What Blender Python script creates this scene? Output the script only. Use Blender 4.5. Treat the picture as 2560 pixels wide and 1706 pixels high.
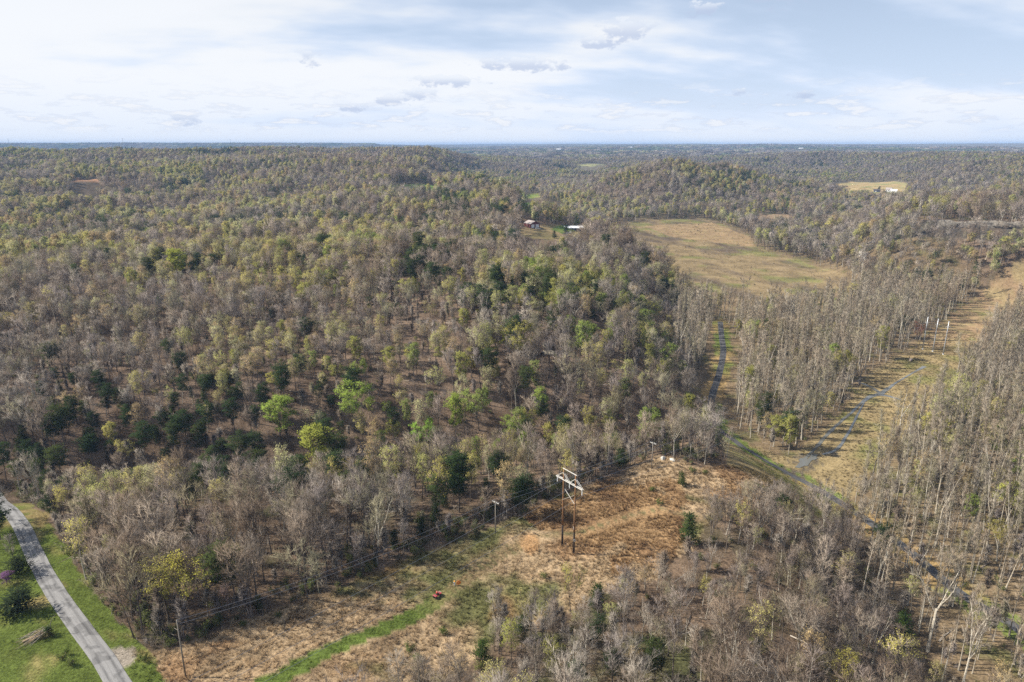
import bpy, math, random
import numpy as np

# ------------------------------------------------------------------ scene, camera, light
for o in list(bpy.data.objects):
    bpy.data.objects.remove(o)
sc = bpy.context.scene
COL = sc.collection
rad = math.radians

CAM_Z = 105.0
cam_data = bpy.data.cameras.new('camera')
cam_data.lens = 24.0
cam_data.sensor_width = 36.0
cam_data.clip_start = 1.0
cam_data.clip_end = 60000.0
cam = bpy.data.objects.new('camera', cam_data)
cam.location = (0, 0, CAM_Z)
cam.rotation_euler = (rad(90 - 16.08), 0, 0)
COL.objects.link(cam)
sc.camera = cam

SUN_EL, SUN_AZ = 40.0, 176.0          # azimuth in degrees anticlockwise from +X: the sun stands to the left
sun_data = bpy.data.lights.new('sun', 'SUN')
sun_data.energy = 5.0
sun_data.angle = rad(0.5)
sun_data.color = (1.0, 0.92, 0.79)
sun = bpy.data.objects.new('sun', sun_data)
sun.rotation_euler = (0, rad(90 - SUN_EL), rad(SUN_AZ))
sun.location = (-200, 0, 300)
COL.objects.link(sun)

sc.view_settings.view_transform = 'Standard'
sc.view_settings.look = 'None'
sc.view_settings.exposure = 0.80
sc.view_settings.gamma = 1.0
sc.view_settings.use_curve_mapping = False
sc.render.engine = 'CYCLES'
cy = sc.cycles
cy.max_bounces = 4
cy.diffuse_bounces = 1
cy.glossy_bounces = 2
cy.transmission_bounces = 2
cy.volume_bounces = 0
cy.transparent_max_bounces = 6
cy.use_denoising = False
cy.use_adaptive_sampling = False
cy.sample_clamp_indirect = 4.0


class NT:
    """small helper for node trees"""
    def __init__(self, tree):
        self.t = tree
        tree.nodes.clear()
    def n(self, kind, **kw):
        nd = self.t.nodes.new(kind)
        ins = kw.pop('ins', {})
        for k, v in kw.items():
            setattr(nd, k, v)
        for k, v in ins.items():
            self.set(nd, k, v)
        return nd
    def set(self, nd, k, v):
        s = nd.inputs[k]
        if hasattr(v, 'is_output'):
            self.t.links.new(v, s)
        elif hasattr(v, 'outputs'):
            self.t.links.new(v.outputs[0], s)
        else:
            s.default_value = v
    def math(self, op, a, b=None, c=None, clamp=False):
        nd = self.n('ShaderNodeMath', operation=op, use_clamp=clamp)
        self.set(nd, 0, a)
        if b is not None: self.set(nd, 1, b)
        if c is not None: self.set(nd, 2, c)
        return nd.outputs[0]
    def vmath(self, op, a, b=None, scale=None):
        nd = self.n('ShaderNodeVectorMath', operation=op)
        self.set(nd, 0, a)
        if b is not None: self.set(nd, 1, b)
        if scale is not None: self.set(nd, 'Scale', scale)
        return nd.outputs[1] if op in ('LENGTH', 'DOT_PRODUCT', 'DISTANCE') else nd.outputs[0]
    def mix(self, f, a, b, mode='MIX'):
        nd = self.n('ShaderNodeMix', data_type='RGBA', blend_type=mode)
        self.set(nd, 0, f); self.set(nd, 6, a); self.set(nd, 7, b)
        return nd.outputs[2]
    def noise(self, vec, scale, detail=3.0, rough=0.5, w=None, dist=0.0):
        nd = self.n('ShaderNodeTexNoise')
        if w is not None: nd.noise_dimensions = '4D'; nd.inputs['W'].default_value = w
        self.set(nd, 'Vector', vec)
        self.set(nd, 'Scale', scale); self.set(nd, 'Detail', detail); self.set(nd, 'Roughness', rough)
        self.set(nd, 'Distortion', dist)
        return nd.outputs[0]
    def noise2(self, vec, scale, detail=3.0, rough=0.5):
        nd = self.n('ShaderNodeTexNoise', noise_dimensions='2D')
        self.set(nd, 'Vector', vec); self.set(nd, 'Scale', scale); self.set(nd, 'Detail', detail); self.set(nd, 'Roughness', rough)
        return nd.outputs[0]
    def ramp(self, v, lo, hi, a=0.0, b=1.0, smooth=True):
        nd = self.n('ShaderNodeMapRange', interpolation_type='SMOOTHSTEP' if smooth else 'LINEAR', clamp=True)
        for k, q in zip(('Value', 'From Min', 'From Max', 'To Min', 'To Max'), (v, lo, hi, a, b)):
            self.set(nd, k, q)
        return nd.outputs[0]
    def comb(self, x, y, z):
        nd = self.n('ShaderNodeCombineXYZ')
        for i, q in enumerate((x, y, z)): self.set(nd, i, q)
        return nd.outputs[0]


def build_world():
    w = bpy.data.worlds.new('World')
    sc.world = w
    w.use_nodes = True
    w.cycles.sampling_method = 'MANUAL'
    w.cycles.sample_map_resolution = 256
    N = NT(w.node_tree)
    tc = N.n('ShaderNodeTexCoord').outputs['Generated']
    sep = N.n('ShaderNodeSeparateXYZ', ins={0: tc})
    x, y, z = sep.outputs
    sky = N.n('ShaderNodeTexSky', sky_type='NISHITA', sun_disc=False)
    sky.sun_elevation = rad(SUN_EL)
    sky.sun_rotation = rad(90 - SUN_AZ)
    sky.altitude = 300.0
    sky.air_density = 1.0
    sky.dust_density = 0.6
    sky.ozone_density = 1.5
    zc = N.math('ADD', N.math('MAXIMUM', z, 0.0), 0.22)
    px = N.math('DIVIDE', x, zc)
    py = N.math('DIVIDE', y, zc)
    # thin high veil: broad soft sheets and fine streaks
    v1 = N.noise2(N.comb(N.math('ADD', px, N.math('MULTIPLY', py, 0.5)), N.math('MULTIPLY', N.math('SUBTRACT', py, N.math('MULTIPLY', px, 0.25)), 1.9), 0.0), 0.62, 5.0, 0.52)
    veil = N.math('ADD', v1, N.math('MULTIPLY', x, -0.26))
    tau = N.ramp(veil, 0.30, 0.66, 0.17, 0.62)
    # a thin sheet looks thicker the lower one looks through it
    path_ = N.math('DIVIDE', 1.0, N.math('ADD', N.math('MAXIMUM', z, 0.0), 0.04))
    veil = N.math('SUBTRACT', 1.0, N.math('POWER', 2.71828, N.math('MULTIPLY', N.math('MULTIPLY', tau, path_), -1.0)))
    veil_col = N.mix(N.ramp(tau, 0.15, 0.50), (8.0, 9.5, 12.2, 1), (10.8, 11.1, 11.6, 1))
    veil_col = N.mix(N.ramp(z, 0.0, 0.10, 0.7, 0.0), veil_col, (9.2, 10.1, 11.6, 1))
    col = N.mix(veil, sky.outputs[0], veil_col)
    # small cumulus: white tops, grey-blue bases, thickest low over the horizon
    az = N.math('MULTIPLY', N.math('ARCTAN2', x, y), 57.29578)
    el = N.math('MULTIPLY', N.math('ARCSINE', z), 57.29578)
    f1 = N.noise2(N.comb(az, N.math('MULTIPLY', el, 2.0), 0.0), 0.85, 5.0, 0.62)
    rag = N.math('MULTIPLY', N.math('SUBTRACT', f1, 0.5), 6.5)
    acc_m, acc_s = None, None
    for a0, e0, ra, re, amp in PUFFS:
        ra, re = ra * 1.05, re * 1.05
        u = N.math('MULTIPLY_ADD', az, 1.0 / ra, -a0 / ra)
        v = N.math('MULTIPLY_ADD', el, 1.0 / re, -e0 / re)
        q = N.math('MULTIPLY_ADD', u, u, N.math('MULTIPLY_ADD', v, v, rag))
        m = N.math('MULTIPLY_ADD', q, -1.0 * amp, 1.35 * amp, clamp=True)
        s = N.math('MULTIPLY', m, v)
        acc_m = m if acc_m is None else N.math('MAXIMUM', acc_m, m)
        acc_s = s if acc_s is None else N.math('ADD', acc_s, s)
    lit = N.ramp(acc_s, -0.5, 0.9)
    puff_col = N.mix(lit, (6.0, 7.0, 9.2, 1), (9.8, 10.4, 11.3, 1))
    col = N.mix(N.math('MULTIPLY', acc_m, 0.72), col, puff_col)
    bn = N.noise2(N.comb(N.math('MULTIPLY', az, 0.30), N.math('MULTIPLY', el, 1.5), 0.0), 1.0, 4.0, 0.6)
    bm = N.math('MULTIPLY', N.ramp(bn, 0.50, 0.66), N.math('MULTIPLY', N.ramp(el, 0.5, 1.4), N.ramp(el, 5.5, 2.0)))
    bcol = N.mix(N.ramp(bn, 0.53, 0.68), (6.6, 7.6, 9.6, 1), (10.6, 10.8, 11.2, 1))
    col = N.mix(N.math('MULTIPLY', bm, 0.75), col, bcol)
    bg = N.n('ShaderNodeBackground', ins={'Color': col, 'Strength': 0.05})
    N.n('ShaderNodeOutputWorld', ins={'Surface': bg.outputs[0]})


# bearing, elevation, half width, half height (degrees), strength of the single small clouds
PUFFS = [
    (-15.4, 6.3, 0.8, 0.5, .8), (-9.2, 3.3, 1.2, 0.4, 1), (-7.2, 3.7, 1.2, 0.45, 1), (-5.2, 4.7, 2.3, 0.4, 1),
    (-12.6, 2.8, 1.2, 0.35, .9), (-24.5, 1.8, 0.9, 0.45, .8), (0.6, 6.0, 3.0, 0.5, 1),
    (6.4, 7.5, 1.3, 0.5, 1), (8.7, 8.3, 1.6, 0.8, 1), (14.2, 9.6, 1.1, 0.45, .9), (11.6, 11.4, 1.6, 0.5, 1), (19.6, 10.4, 2.0, 0.8, .9),
    (22.0, 3.6, .8, .3, .8), (17.5, 3.8, .8, .25, .7),
]
build_world()

# ------------------------------------------------------------------ lie of the land (metres, camera stands over 0,0)
# TERRAIN-BEGIN
def _hash(ix, iy, seed):
    h = (ix.astype(np.int64) * 374761393 + iy.astype(np.int64) * 668265263 + seed * 1442695041) & 0xFFFFFFFF
    h = ((h ^ (h >> 13)) * 1274126177) & 0xFFFFFFFF
    h = h ^ (h >> 16)
    return (h & 0xFFFFFF) / float(0xFFFFFF)


def vnoise(x, y, seed=0):
    x = np.asarray(x, float); y = np.asarray(y, float)
    ix = np.floor(x); iy = np.floor(y)
    fx = x - ix; fy = y - iy
    fx = fx * fx * fx * (fx * (fx * 6 - 15) + 10); fy = fy * fy * fy * (fy * (fy * 6 - 15) + 10)
    a = _hash(ix, iy, seed); b = _hash(ix + 1, iy, seed)
    c = _hash(ix, iy + 1, seed); d = _hash(ix + 1, iy + 1, seed)
    return (a + (b - a) * fx) * (1 - fy) + (c + (d - c) * fx) * fy


def fbm(x, y, wl, seed=0, octs=4, gain=0.5):
    """about -1..1"""
    s = 0.0; amp = 1.0; tot = 0.0
    x = np.asarray(x, float); y = np.asarray(y, float)
    for k in range(octs):
        s = s + amp * (vnoise(x / wl + 17.3 * k, y / wl - 9.1 * k, seed + k) * 2 - 1)
        tot += amp; amp *= gain; wl = wl / 2.03
    return s / tot


def sstep(a, b, v):
    t = np.clip((v - a) / (b - a), 0, 1)
    return t * t * (3 - 2 * t)


def poly_dist(x, y, P, extra=None):
    """distance to a polyline, and the extra value (one per vertex) at the nearest point"""
    x = np.asarray(x, float); y = np.asarray(y, float)
    best = np.full(np.broadcast(x, y).shape, 1e18); ex = np.zeros_like(best)
    for i in range(len(P) - 1):
        ax, ay = P[i][:2]; bx, by = P[i + 1][:2]
        dx, dy = bx - ax, by - ay
        t = np.clip(((x - ax) * dx + (y - ay) * dy) / (dx * dx + dy * dy + 1e-9), 0, 1)
        d = (x - ax - t * dx) ** 2 + (y - ay - t * dy) ** 2
        m = d < best
        best = np.where(m, d, best)
        if extra is not None:
            ex = np.where(m, extra[i] + (extra[i + 1] - extra[i]) * t, ex)
    return np.sqrt(best), ex


def in_poly(x, y, P):
    x = np.asarray(x, float); y = np.asarray(y, float)
    c = np.zeros(np.broadcast(x, y).shape, bool)
    n = len(P)
    for i in range(n):
        x1, y1 = P[i][:2]; x2, y2 = P[i - 1][:2]
        if y1 == y2: continue
        k = ((y1 > y) != (y2 > y)) & (x < (x2 - x1) * (y - y1) / (y2 - y1) + x1)
        c ^= k
    return c


VALLEY = [(150, 20), (165, 110), (185, 175), (205, 240), (225, 340), (248, 450), (290, 650), (300, 900), (260, 1150), (120, 1350), (20, 1700), (80, 2400)]
VALLEY_HW = [55, 60, 66, 100, 122, 118, 118, 110, 110, 90, 90, 150]
VALLEY2 = [(300, 900), (520, 1150), (700, 1500), (900, 2000), (1100, 2600)]
RAVINE = [(-420, 200), (-300, 208), (-200, 218), (-95, 236), (-25, 250), (50, 266), (120, 290)]


def height(x, y):
    x = np.asarray(x, float); y = np.asarray(y, float)
    r = np.hypot(x, y)
    ang = np.degrees(np.arctan2(x, y))
    hl = np.interp(r, [0, 200, 350, 500, 750, 1300, 1800, 2350, 3000, 4500, 7000, 12000, 20000], [0, 0, 5, 9, 10, 28, 52, 82, 40, 24, 50, 80, 84])
    hr = np.interp(r, [0, 200, 350, 500, 750, 1300, 2000, 3000, 4500, 7000, 12000, 20000], [0, 0, 5, 9, 10, 10, 12, 16, 34, 60, 80, 84])
    hq = np.interp(r, [0, 200, 350, 500, 750, 1300, 2000, 3000, 4500, 7000, 12000, 20000], [0, 0, 5, 9, 12, 16, 30, 58, 40, 58, 76, 84])
    hl = hl - np.interp(r, [1400, 2300, 3000], [0, 12, 0]) * sstep(-17, -30, ang)
    t = sstep(-4, 5, ang); q = sstep(13, 25, ang)
    h = hl * (1 - t) + (hr * (1 - q) + hq * q) * t
    amp = np.interp(r, [0, 250, 600, 1200, 2300, 3200, 12000], [0.6, 2.0, 10, 34, 36, 20, 24])
    h = h + amp * (0.55 * fbm(x, y, 900, 5, 3) + 0.75 * (0.55 - np.abs(fbm(x, y, 520, 11, 3)) * 2.2))
    h = h + 13 * np.exp(-((x + 110) / 210) ** 2 - ((y - 455) / 95) ** 2)
    h = h + 5 * np.exp(-((x + 330) / 160) ** 2 - ((y - 420) / 120) ** 2)
    h = h + np.interp(r, [1500, 2300, 3300], [0, 1, 0]) * 10 * np.exp(-((ang + 14) / 9) ** 2)
    h = h - np.interp(r, [500, 900, 1500], [0, 1, 0]) * 8 * np.exp(-((ang + 22) / 10) ** 2)
    dv, _ = poly_dist(x, y, RAVINE)
    dep = np.interp(x, [-420, -200, -60, 60, 110], [12, 17, 23, 22, 10])
    h = h - dep * np.exp(-(dv / 33.0) ** 2)
    h = h + 7 * np.exp(-((x - 55) / 80) ** 2 - ((y - 830) / 100) ** 2)
    # rocky step near the top of the slope across the ravine
    led = 338 + 6 * fbm(x, y, 40, 21, 2) + np.abs(x - 10) * 0.12
    h = h + 7.0 * sstep(-3.5, 3.5, y - led) * np.exp(-((x - 5) / 75) ** 2) * sstep(470, 380, y)
    # the creek valley on the right
    d1, hw = poly_dist(x, y, VALLEY, VALLEY_HW)
    edge = np.interp(r, [0, 300, 700, 2000], [55, 52, 95, 260])
    wob = np.interp(r, [0, 300, 1500], [4, 10, 40]) * fbm(x, y, 130, 31, 2)
    m1 = sstep(edge, 0, d1 - hw + wob)
    d2, _ = poly_dist(x, y, VALLEY2)
    m2 = sstep(240, 0, d2 - 110)
    vz = np.interp(y, [0, 120, 300, 700, 1300, 2000, 2600], [-17, -20, -22, -21, -16, -6, 4]) + 0.25 * fbm(x, y, 45, 41, 3)
    h = h * (1 - m1) + vz * m1
    vz2 = np.interp(y, [900, 1300, 2000, 2600], [-18, -12, -4, 10])
    h = h * (1 - m2) + np.minimum(h, vz2) * m2
    # single hills that stand over the valley
    h = h + 44 * np.exp(-((x - 395 - 0.25 * (y - 1500)) / 225) ** 2 - ((y - 1520) / 150) ** 2)
    wr = 18 * fbm(x, y, 120, 61, 3)
    rm = sstep(690, 775, r + wr) * sstep(1250, 980, r) * sstep(24, 31, ang)
    cl = sstep(775, 800, r + wr)
    h = h * (1 - rm) + rm * np.maximum(h, 18 + 14 * cl)
    h = h + 12 * np.exp(-((x - 890) / 160) ** 2 - ((y - 1720) / 170) ** 2)
    h = h + 18 * np.exp(-((x - 1250) / 260) ** 2 - ((y - 1750) / 220) ** 2)
    # knoll where the cleared strip tips over into the valley
    h = h + 5.0 * np.exp(-((x - 55) / 15) ** 2 - ((y - 214) / 13) ** 2)
    # low blue ridges far off on the left
    h = h + np.interp(r, [9000, 11000, 13000], [0, 26, 0]) * np.exp(-((ang + 31) / 8) ** 2)
    h = h + np.interp(r, [10000, 12000, 14000], [0, 20, 0]) * np.exp(-((ang + 18) / 6) ** 2)
    h = h + np.interp(r, [7000, 9000, 11000], [0, 16, 0]) * np.exp(-((ang - 14) / 7) ** 2)
    h = np.where(h > 76, 76 + (h - 76) * 0.4, h)
    h = h + np.interp(r, [5500, 8500, 14000], [0, 1, 1.5]) * (8 + 58 * fbm(x, y, 2600, 77, 3))
    h = np.where(h > 100, np.minimum(100 + (h - 100) * 0.45, 124), h)
    return h
# TERRAIN-END
# WORLD-BEGIN  ground coordinates of outlines and things, metres
W = {
    'clearing': [(-77.4, 106.2), (-82, 122.4), (-72.6, 122.4), (-65.8, 128.5), (-56.4, 135.2), (-44.2, 143.1), (-35.9, 149.3), (-24.9, 157.8), (-14.1, 167), (1.7, 177), (11.2, 187.8), (22.8, 197.4), (36.4, 204.3), (40.5, 211.6), (47.7, 211.4), (56, 209.1), (62.2, 204.6), (73.6, 208.8), (87.1, 212.2), (92.2, 205.4), (68.3, 182.7), (55.6, 174.7), (48.5, 161.1), (36.7, 149.2), (22.4, 140.7), (5.3, 132.3), (-7.2, 122.4), (-18.7, 110.5), (-32.1, 98.4), (-67.2, 94.9)],
    'bottomland': [(99.9, 281.4), (108.6, 267.4), (118.1, 263.1), (135.1, 281.4), (161.1, 312.4), (178.9, 336.2), (204.6, 371.6), (249, 413.5), (306.7, 477.8), (401.8, 575.8), (448.7, 595.1), (493.3, 623.7), (471.9, 578.4), (417.6, 543.5), (323, 441.3), (256.8, 368.4), (218.7, 326.4), (161.2, 268.3), (129, 230.6), (101.6, 198.4), (88.5, 200), (85.9, 217.6)],
    'field': [(159.3, 1102.6), (237.2, 1161.7), (316.9, 1186.4), (334.9, 1119.4), (332.1, 952.6), (304.3, 853.5), (328, 759), (324.6, 632.4), (282.9, 601.9), (210.5, 562.9), (174.9, 607.4), (159.6, 701.2), (147.2, 876.5)],
    'field_strip': [(327.9, 1119.7), (330.6, 939.3), (306.7, 860.5), (219.8, 951.4), (206.3, 1074.4)],
    'road_near': [(-71.6, 106.1), (-80.2, 114.1), (-87, 120.7), (-95.8, 128.6), (-108.5, 140.2), (-117.9, 149.3), (-128.3, 160.1), (-139.5, 172.1), (-155.5, 188.2), (-185.9, 219.5), (-199.3, 227.7), (-215.7, 233.2)],
    'road_valley': [(154.4, 490.3), (143.3, 449.3), (133.8, 413.6), (118.9, 371.5), (106.3, 339.4), (96.2, 307.5), (93.8, 287.7), (98.1, 275.7), (101.9, 259.2), (108.5, 247.8), (115.7, 236), (122, 217.8), (127.5, 194.1), (130.1, 171.3), (135.9, 156.1), (137.4, 140)],
    'road_bend': [(71.6, 209.9), (92.6, 280.1), (102.4, 280), (115.8, 252.8), (114.9, 230.3), (88.5, 200), (75.5, 205.4)],
    'lawn': [(-110, 100.2), (-215.7, 222.5), (-187.7, 213.8), (-143.8, 172.8), (-130.8, 159.4), (-118, 146.3), (-105, 133.5), (-92.3, 122.4), (-82.8, 114.1), (-69.8, 101.2)],
    'stream_main': [(115.8, 252.8), (130.1, 269.8), (149.5, 293.8), (168.9, 315.3), (185.4, 333.2), (195.6, 339.8)],
    'stream_a': [(195.6, 339.8), (194.9, 349.9), (192.4, 356.8)],
    'stream_b': [(195.6, 339.8), (212.9, 356.9), (237.9, 379.4), (245, 385.1)],
    'stream_c': [(192.7, 338.5), (197.8, 335.2), (200.8, 330.2)],
    'stream_d': [(180, 326.8), (161, 298.9), (148.7, 281.3), (139.5, 269.8), (131.9, 265.4)],
    'pond': [(112.9, 259), (124.6, 265.4), (135.7, 269.7), (141.2, 265.4), (134.5, 254.9), (123, 248.9), (111.6, 238.3), (106.5, 243)],
    'pond_b': [(111.6, 238.3), (120.5, 243.2), (122.4, 236), (115.9, 225.2), (108.4, 223.5)],
    'track': [(-58.3, 106.3), (-49.2, 114.1), (-39.3, 123.8), (-27.3, 130.8), (-20.1, 136.8), (-12.6, 146.5), (-3.1, 158.6), (6.5, 166.9), (18.7, 169.2), (35, 178.5), (44.7, 182.1), (53.8, 177.2)],
    'orange_grass': [(0.4, 175), (10.9, 183.7), (22.4, 193.5), (36, 201.8), (46, 202.4), (50.6, 197.2), (49.8, 187.3), (54.4, 179.7), (47.9, 163.7), (36.5, 153.8), (24.5, 148.4), (17.3, 153.8), (12.4, 166), (5.4, 171.5)],
    'orange_grass_b': [(63.7, 204.9), (76.5, 208.5), (89.6, 210.7), (87.4, 197.2), (69.1, 185.3), (61, 194.7)],
    'green_field_far': [(-225, 1283.6), (-199, 1352), (-160.2, 1441.6), (-123.9, 1125.7), (-160.7, 1137.1)],
    'tan_field_far': [(-778.2, 1229.6), (-828.4, 1339), (-749.2, 1277.5), (-736.8, 1260.3), (-755.7, 1231.6)],
    'green_field_mid': [(5.4, 1019.9), (30.3, 1444.9), (82.9, 1414.6), (105.1, 1356.4), (93.7, 1312.9), (14.6, 988.4)],
    'green_patch': [(35.1, 1677.4), (67.5, 1703.2), (64.2, 1542.5), (27.3, 1528.7)],
    'farm_field': [(869.8, 1918.7), (1006.9, 2067.4), (1076.5, 1960.7), (935.7, 1653.9), (886.9, 1581.7), (787.5, 1529.7), (737.8, 1526), (768.7, 1624.1)],
    'yard': [(3.7, 689.1), (10.8, 726.9), (28.2, 761.3), (58.2, 810.3), (112.6, 1056.5), (129, 1041.8), (115.5, 930.3), (66.2, 701.3), (35.7, 672.3)],
    'yard_lawn': [(42, 749.6), (109.2, 1023.1), (99.8, 917.6), (56.8, 724.4)],
    'slope_field': [(402.8, 1175.3), (427, 1203), (475, 1209.8), (483.3, 1173.2), (447.5, 1137.2), (407.1, 1145)],
    'far_field': [(259.1, 3029.8), (358.8, 3167.8), (433.3, 3139.8), (348.5, 2914.7)],
    'gravel_pull': [(-86.7, 122.4), (-84.4, 124.4), (-80.7, 123.7), (-80, 118.7), (-82.4, 117.4)],
    'frame_tower': [(13.6, 162.7), (16.4, 159)],
    'pole_t_near': [(-67, 115.6)],
    'pole_t_mid': [(-4.6, 169)],
    'pole_t_far': [(46.1, 205.2)],
    'steel_poles': [(263.8, 420), (267.5, 415.3), (270.3, 409)],
    'person': [(-14.2, 145.4)],
    'quad_bike': [(-18, 141.1)],
    'brush_pile': [(-104.4, 127.4)],
    'barn': [(21.5, 745.9)],
    'long_house': [(73.6, 809.2)],
    'white_house': [(863.6, 1598.8)],
    'boulders': [(50.7, 209), (53.5, 207.9)],
    'cliff': [(4.6, 337.6), (6.3, 331.1), (8.6, 335.4), (17.3, 331.4), (18.5, 325), (-10.6, 346.8), (-6, 341.7)],
    'spool': [(242.4, 395.7)],
    'van': [(27.8, 736.9)],
    'trailer': [(61.8, 746)],
    'cabin': [(6.2, 1525.7)],
    'special': [(-78.4, 132.4), (-73.9, 131.9), (-65.1, 132.5), (-94.6, 257), (-66.1, 265.2), (-23.9, 266.5), (-77.6, 243), (-35.3, 258.1), (-36.2, 247.6), (-15.7, 180.5), (-96.7, 271.9), (-69.2, 276.8), (47.8, 163.3), (54, 195.3), (-0.1, 118.1), (8.6, 111.7), (13.6, 135.8), (-6.6, 119.9), (20.1, 137.5), (-115.2, 135.2), (-125.1, 150.3), (-124.8, 145.4), (-128.5, 153.6), (-140.7, 165.4), (328.4, 633.7), (261.4, 423), (-215.1, 433.6), (103.5, 153), (152.2, 186.9), (66, 112.3), (56.5, 720.5), (42.6, 687.4), (143.1, 851.5), (-148.4, 192.2), (108.5, 135), (106.9, 146.7), (99, 165.5), (32.6, 114.1), (-184.5, 225.4), (-3.6, 325.2), (-14.3, 271.7), (37.2, 209.6), (-112.9, 256.7), (-103.2, 265.7), (-159.4, 236.7), (-143.5, 243), (-129.1, 248.8), (-31.9, 161.8), (-25.2, 167.1), (-21.8, 171.6), (38.3, 955.9), (-10.5, 770.9), (860.1, 1635.3), (-146.1, 168.9), (-138.7, 160.7), (-148.8, 177)],
    'stakes': [(6.2, 153), (5.3, 136.1), (37.6, 202.7)],
    'shrubs': [(-53.9, 133.6), (-49.2, 138.3), (-77.8, 119.8), (-60.8, 130.6), (-67.1, 127.1), (58.8, 202.3), (62.8, 201.5), (72.4, 195.7), (81.8, 197.8), (44.2, 192.7), (48.4, 187.4), (44.6, 184.7), (8, 148.4), (16.5, 145.6), (-22.1, 122.5), (-19.9, 120), (-26.6, 126.5), (-95, 120.8), (-92.3, 118.6), (-16.8, 125.2), (79.2, 198.6), (-15.2, 127.8), (46.7, 179.6)],
    'far_houses': [(399.8, 6112.9), (2409.9, 5915.7), (1028.3, 6171.8)],
    'ledges': [(424.6, 672.3), (437.5, 665.9), (449.8, 659.1), (462, 652.7), (474.6, 647.3), (-6, 340.3), (0.8, 338.4)],
}
# WORLD-END
# ------------------------------------------------------------------ helpers for objects and materials
def hz(x, y):
    return float(height(np.array([x]), np.array([y]))[0])


def mesh_from(name, V, F, mats=(), smooth=False, mat_idx=None):
    me = bpy.data.meshes.new(name)
    V = np.asarray(V, np.float32).reshape(-1, 3)
    lens = np.fromiter((len(f) for f in F), np.int32, len(F)) if not isinstance(F, np.ndarray) else np.full(len(F), F.shape[1], np.int32)
    loops = np.fromiter((i for f in F for i in f), np.int32, int(lens.sum())) if not isinstance(F, np.ndarray) else F.astype(np.int32).ravel()
    me.vertices.add(len(V)); me.vertices.foreach_set('co', V.ravel())
    me.loops.add(len(loops)); me.loops.foreach_set('vertex_index', loops)
    me.polygons.add(len(lens))
    st = np.zeros(len(lens), np.int32); st[1:] = np.cumsum(lens)[:-1]
    me.polygons.foreach_set('loop_start', st)
    if mat_idx is not None: me.polygons.foreach_set('material_index', np.asarray(mat_idx, np.int32))
    me.polygons.foreach_set('use_smooth', np.full(len(lens), smooth, bool))
    for m in mats: me.materials.append(m)
    me.update(calc_edges=True)
    me.validate()
    return me


def add(name, me, parent=None, loc=(0, 0, 0), rot=(0, 0, 0), **props):
    o = bpy.data.objects.new(name, me)
    COL.objects.link(o)
    o.location = loc; o.rotation_euler = rot
    if parent is not None: o.parent = parent
    for k, v in props.items(): o[k] = v
    return o


def thing(name, label, cat, loc, rz=0.0, group=None):
    o = add(name, None, None, loc, (0, 0, rz), label=label, category=cat)
    if group: o['group'] = group
    return o


def srgb(r, g, b):
    f = lambda c: (c / 255.0 / 12.92) if c <= 10 else ((c / 255.0 + 0.055) / 1.055) ** 2.4
    return (f(r), f(g), f(b), 1.0)


def plain(name, col, rough=0.8, metal=0.0, var=0.25, scale=2.0, bump=0.0, spec=0.3, stretch=None):
    m = bpy.data.materials.new(name); m.use_nodes = True
    N = NT(m.node_tree)
    co = N.n('ShaderNodeTexCoord').outputs['Object']
    if stretch: co = N.vmath('MULTIPLY', co, stretch)
    a = N.noise(co, scale, 5.0, 0.6)
    c = N.mix(N.ramp(a, 0.3, 0.7), tuple(q * (1 - var) for q in col[:3]) + (1,), tuple(min(1, q * (1 + var)) for q in col[:3]) + (1,))
    b = N.n('ShaderNodeBsdfPrincipled', ins={'Base Color': c, 'Roughness': rough, 'Metallic': metal, 'Specular IOR Level': spec})
    if bump:
        bp = N.n('ShaderNodeBump', ins={'Height': a, 'Strength': bump, 'Distance': 0.1})
        N.set(b, 'Normal', bp.outputs[0])
    N.n('ShaderNodeOutputMaterial', ins={'Surface': b.outputs[0]})
    return m


# ------------------------------------------------------------------ ground cover zones
def jit(x, y, amp, wl, seed):
    return x + amp * fbm(x, y, wl, seed, 3), y + amp * fbm(x, y, wl, seed + 50, 3)


FIELDS = {  # name: (edge jitter, colours)
    'field': 6.0, 'green_field_far': 5.0, 'tan_field_far': 5.0, 'green_field_mid': 6.0, 'green_patch': 5.0,
    'farm_field': 12.0, 'yard': 5.0, 'slope_field': 6.0, 'far_field': 12.0}


def masks(x, y):
    """named boolean masks of open ground"""
    r = np.hypot(x, y)
    M = {}
    jx, jy = jit(x, y, 2.0, 9, 60)
    near = r < 420
    M['clearing'] = near & in_poly(jx, jy, W['clearing'])
    M['bottomland'] = (r < 950) & in_poly(jx, jy, W['bottomland'])
    M['road_bend'] = near & in_poly(jx, jy, W['road_bend'])
    M['lawn'] = near & in_poly(x, y, W['lawn'])
    for k, a in FIELDS.items():
        fx, fy = jit(x, y, a, 60, 70)
        M[k] = in_poly(fx, fy, W[k])
    return M


def field_reach(x, y):
    """fields with the low ground on their near side kept free of tall trees"""
    o = np.zeros(len(x), bool)
    for k in FIELDS:
        for s in ((1.0, 0.97, 0.94) if k == 'farm_field' else (1.0, 0.965, 0.93, 0.895, 0.86)):
            o |= in_poly(x / s, y / s, W[k])
    return o


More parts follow.
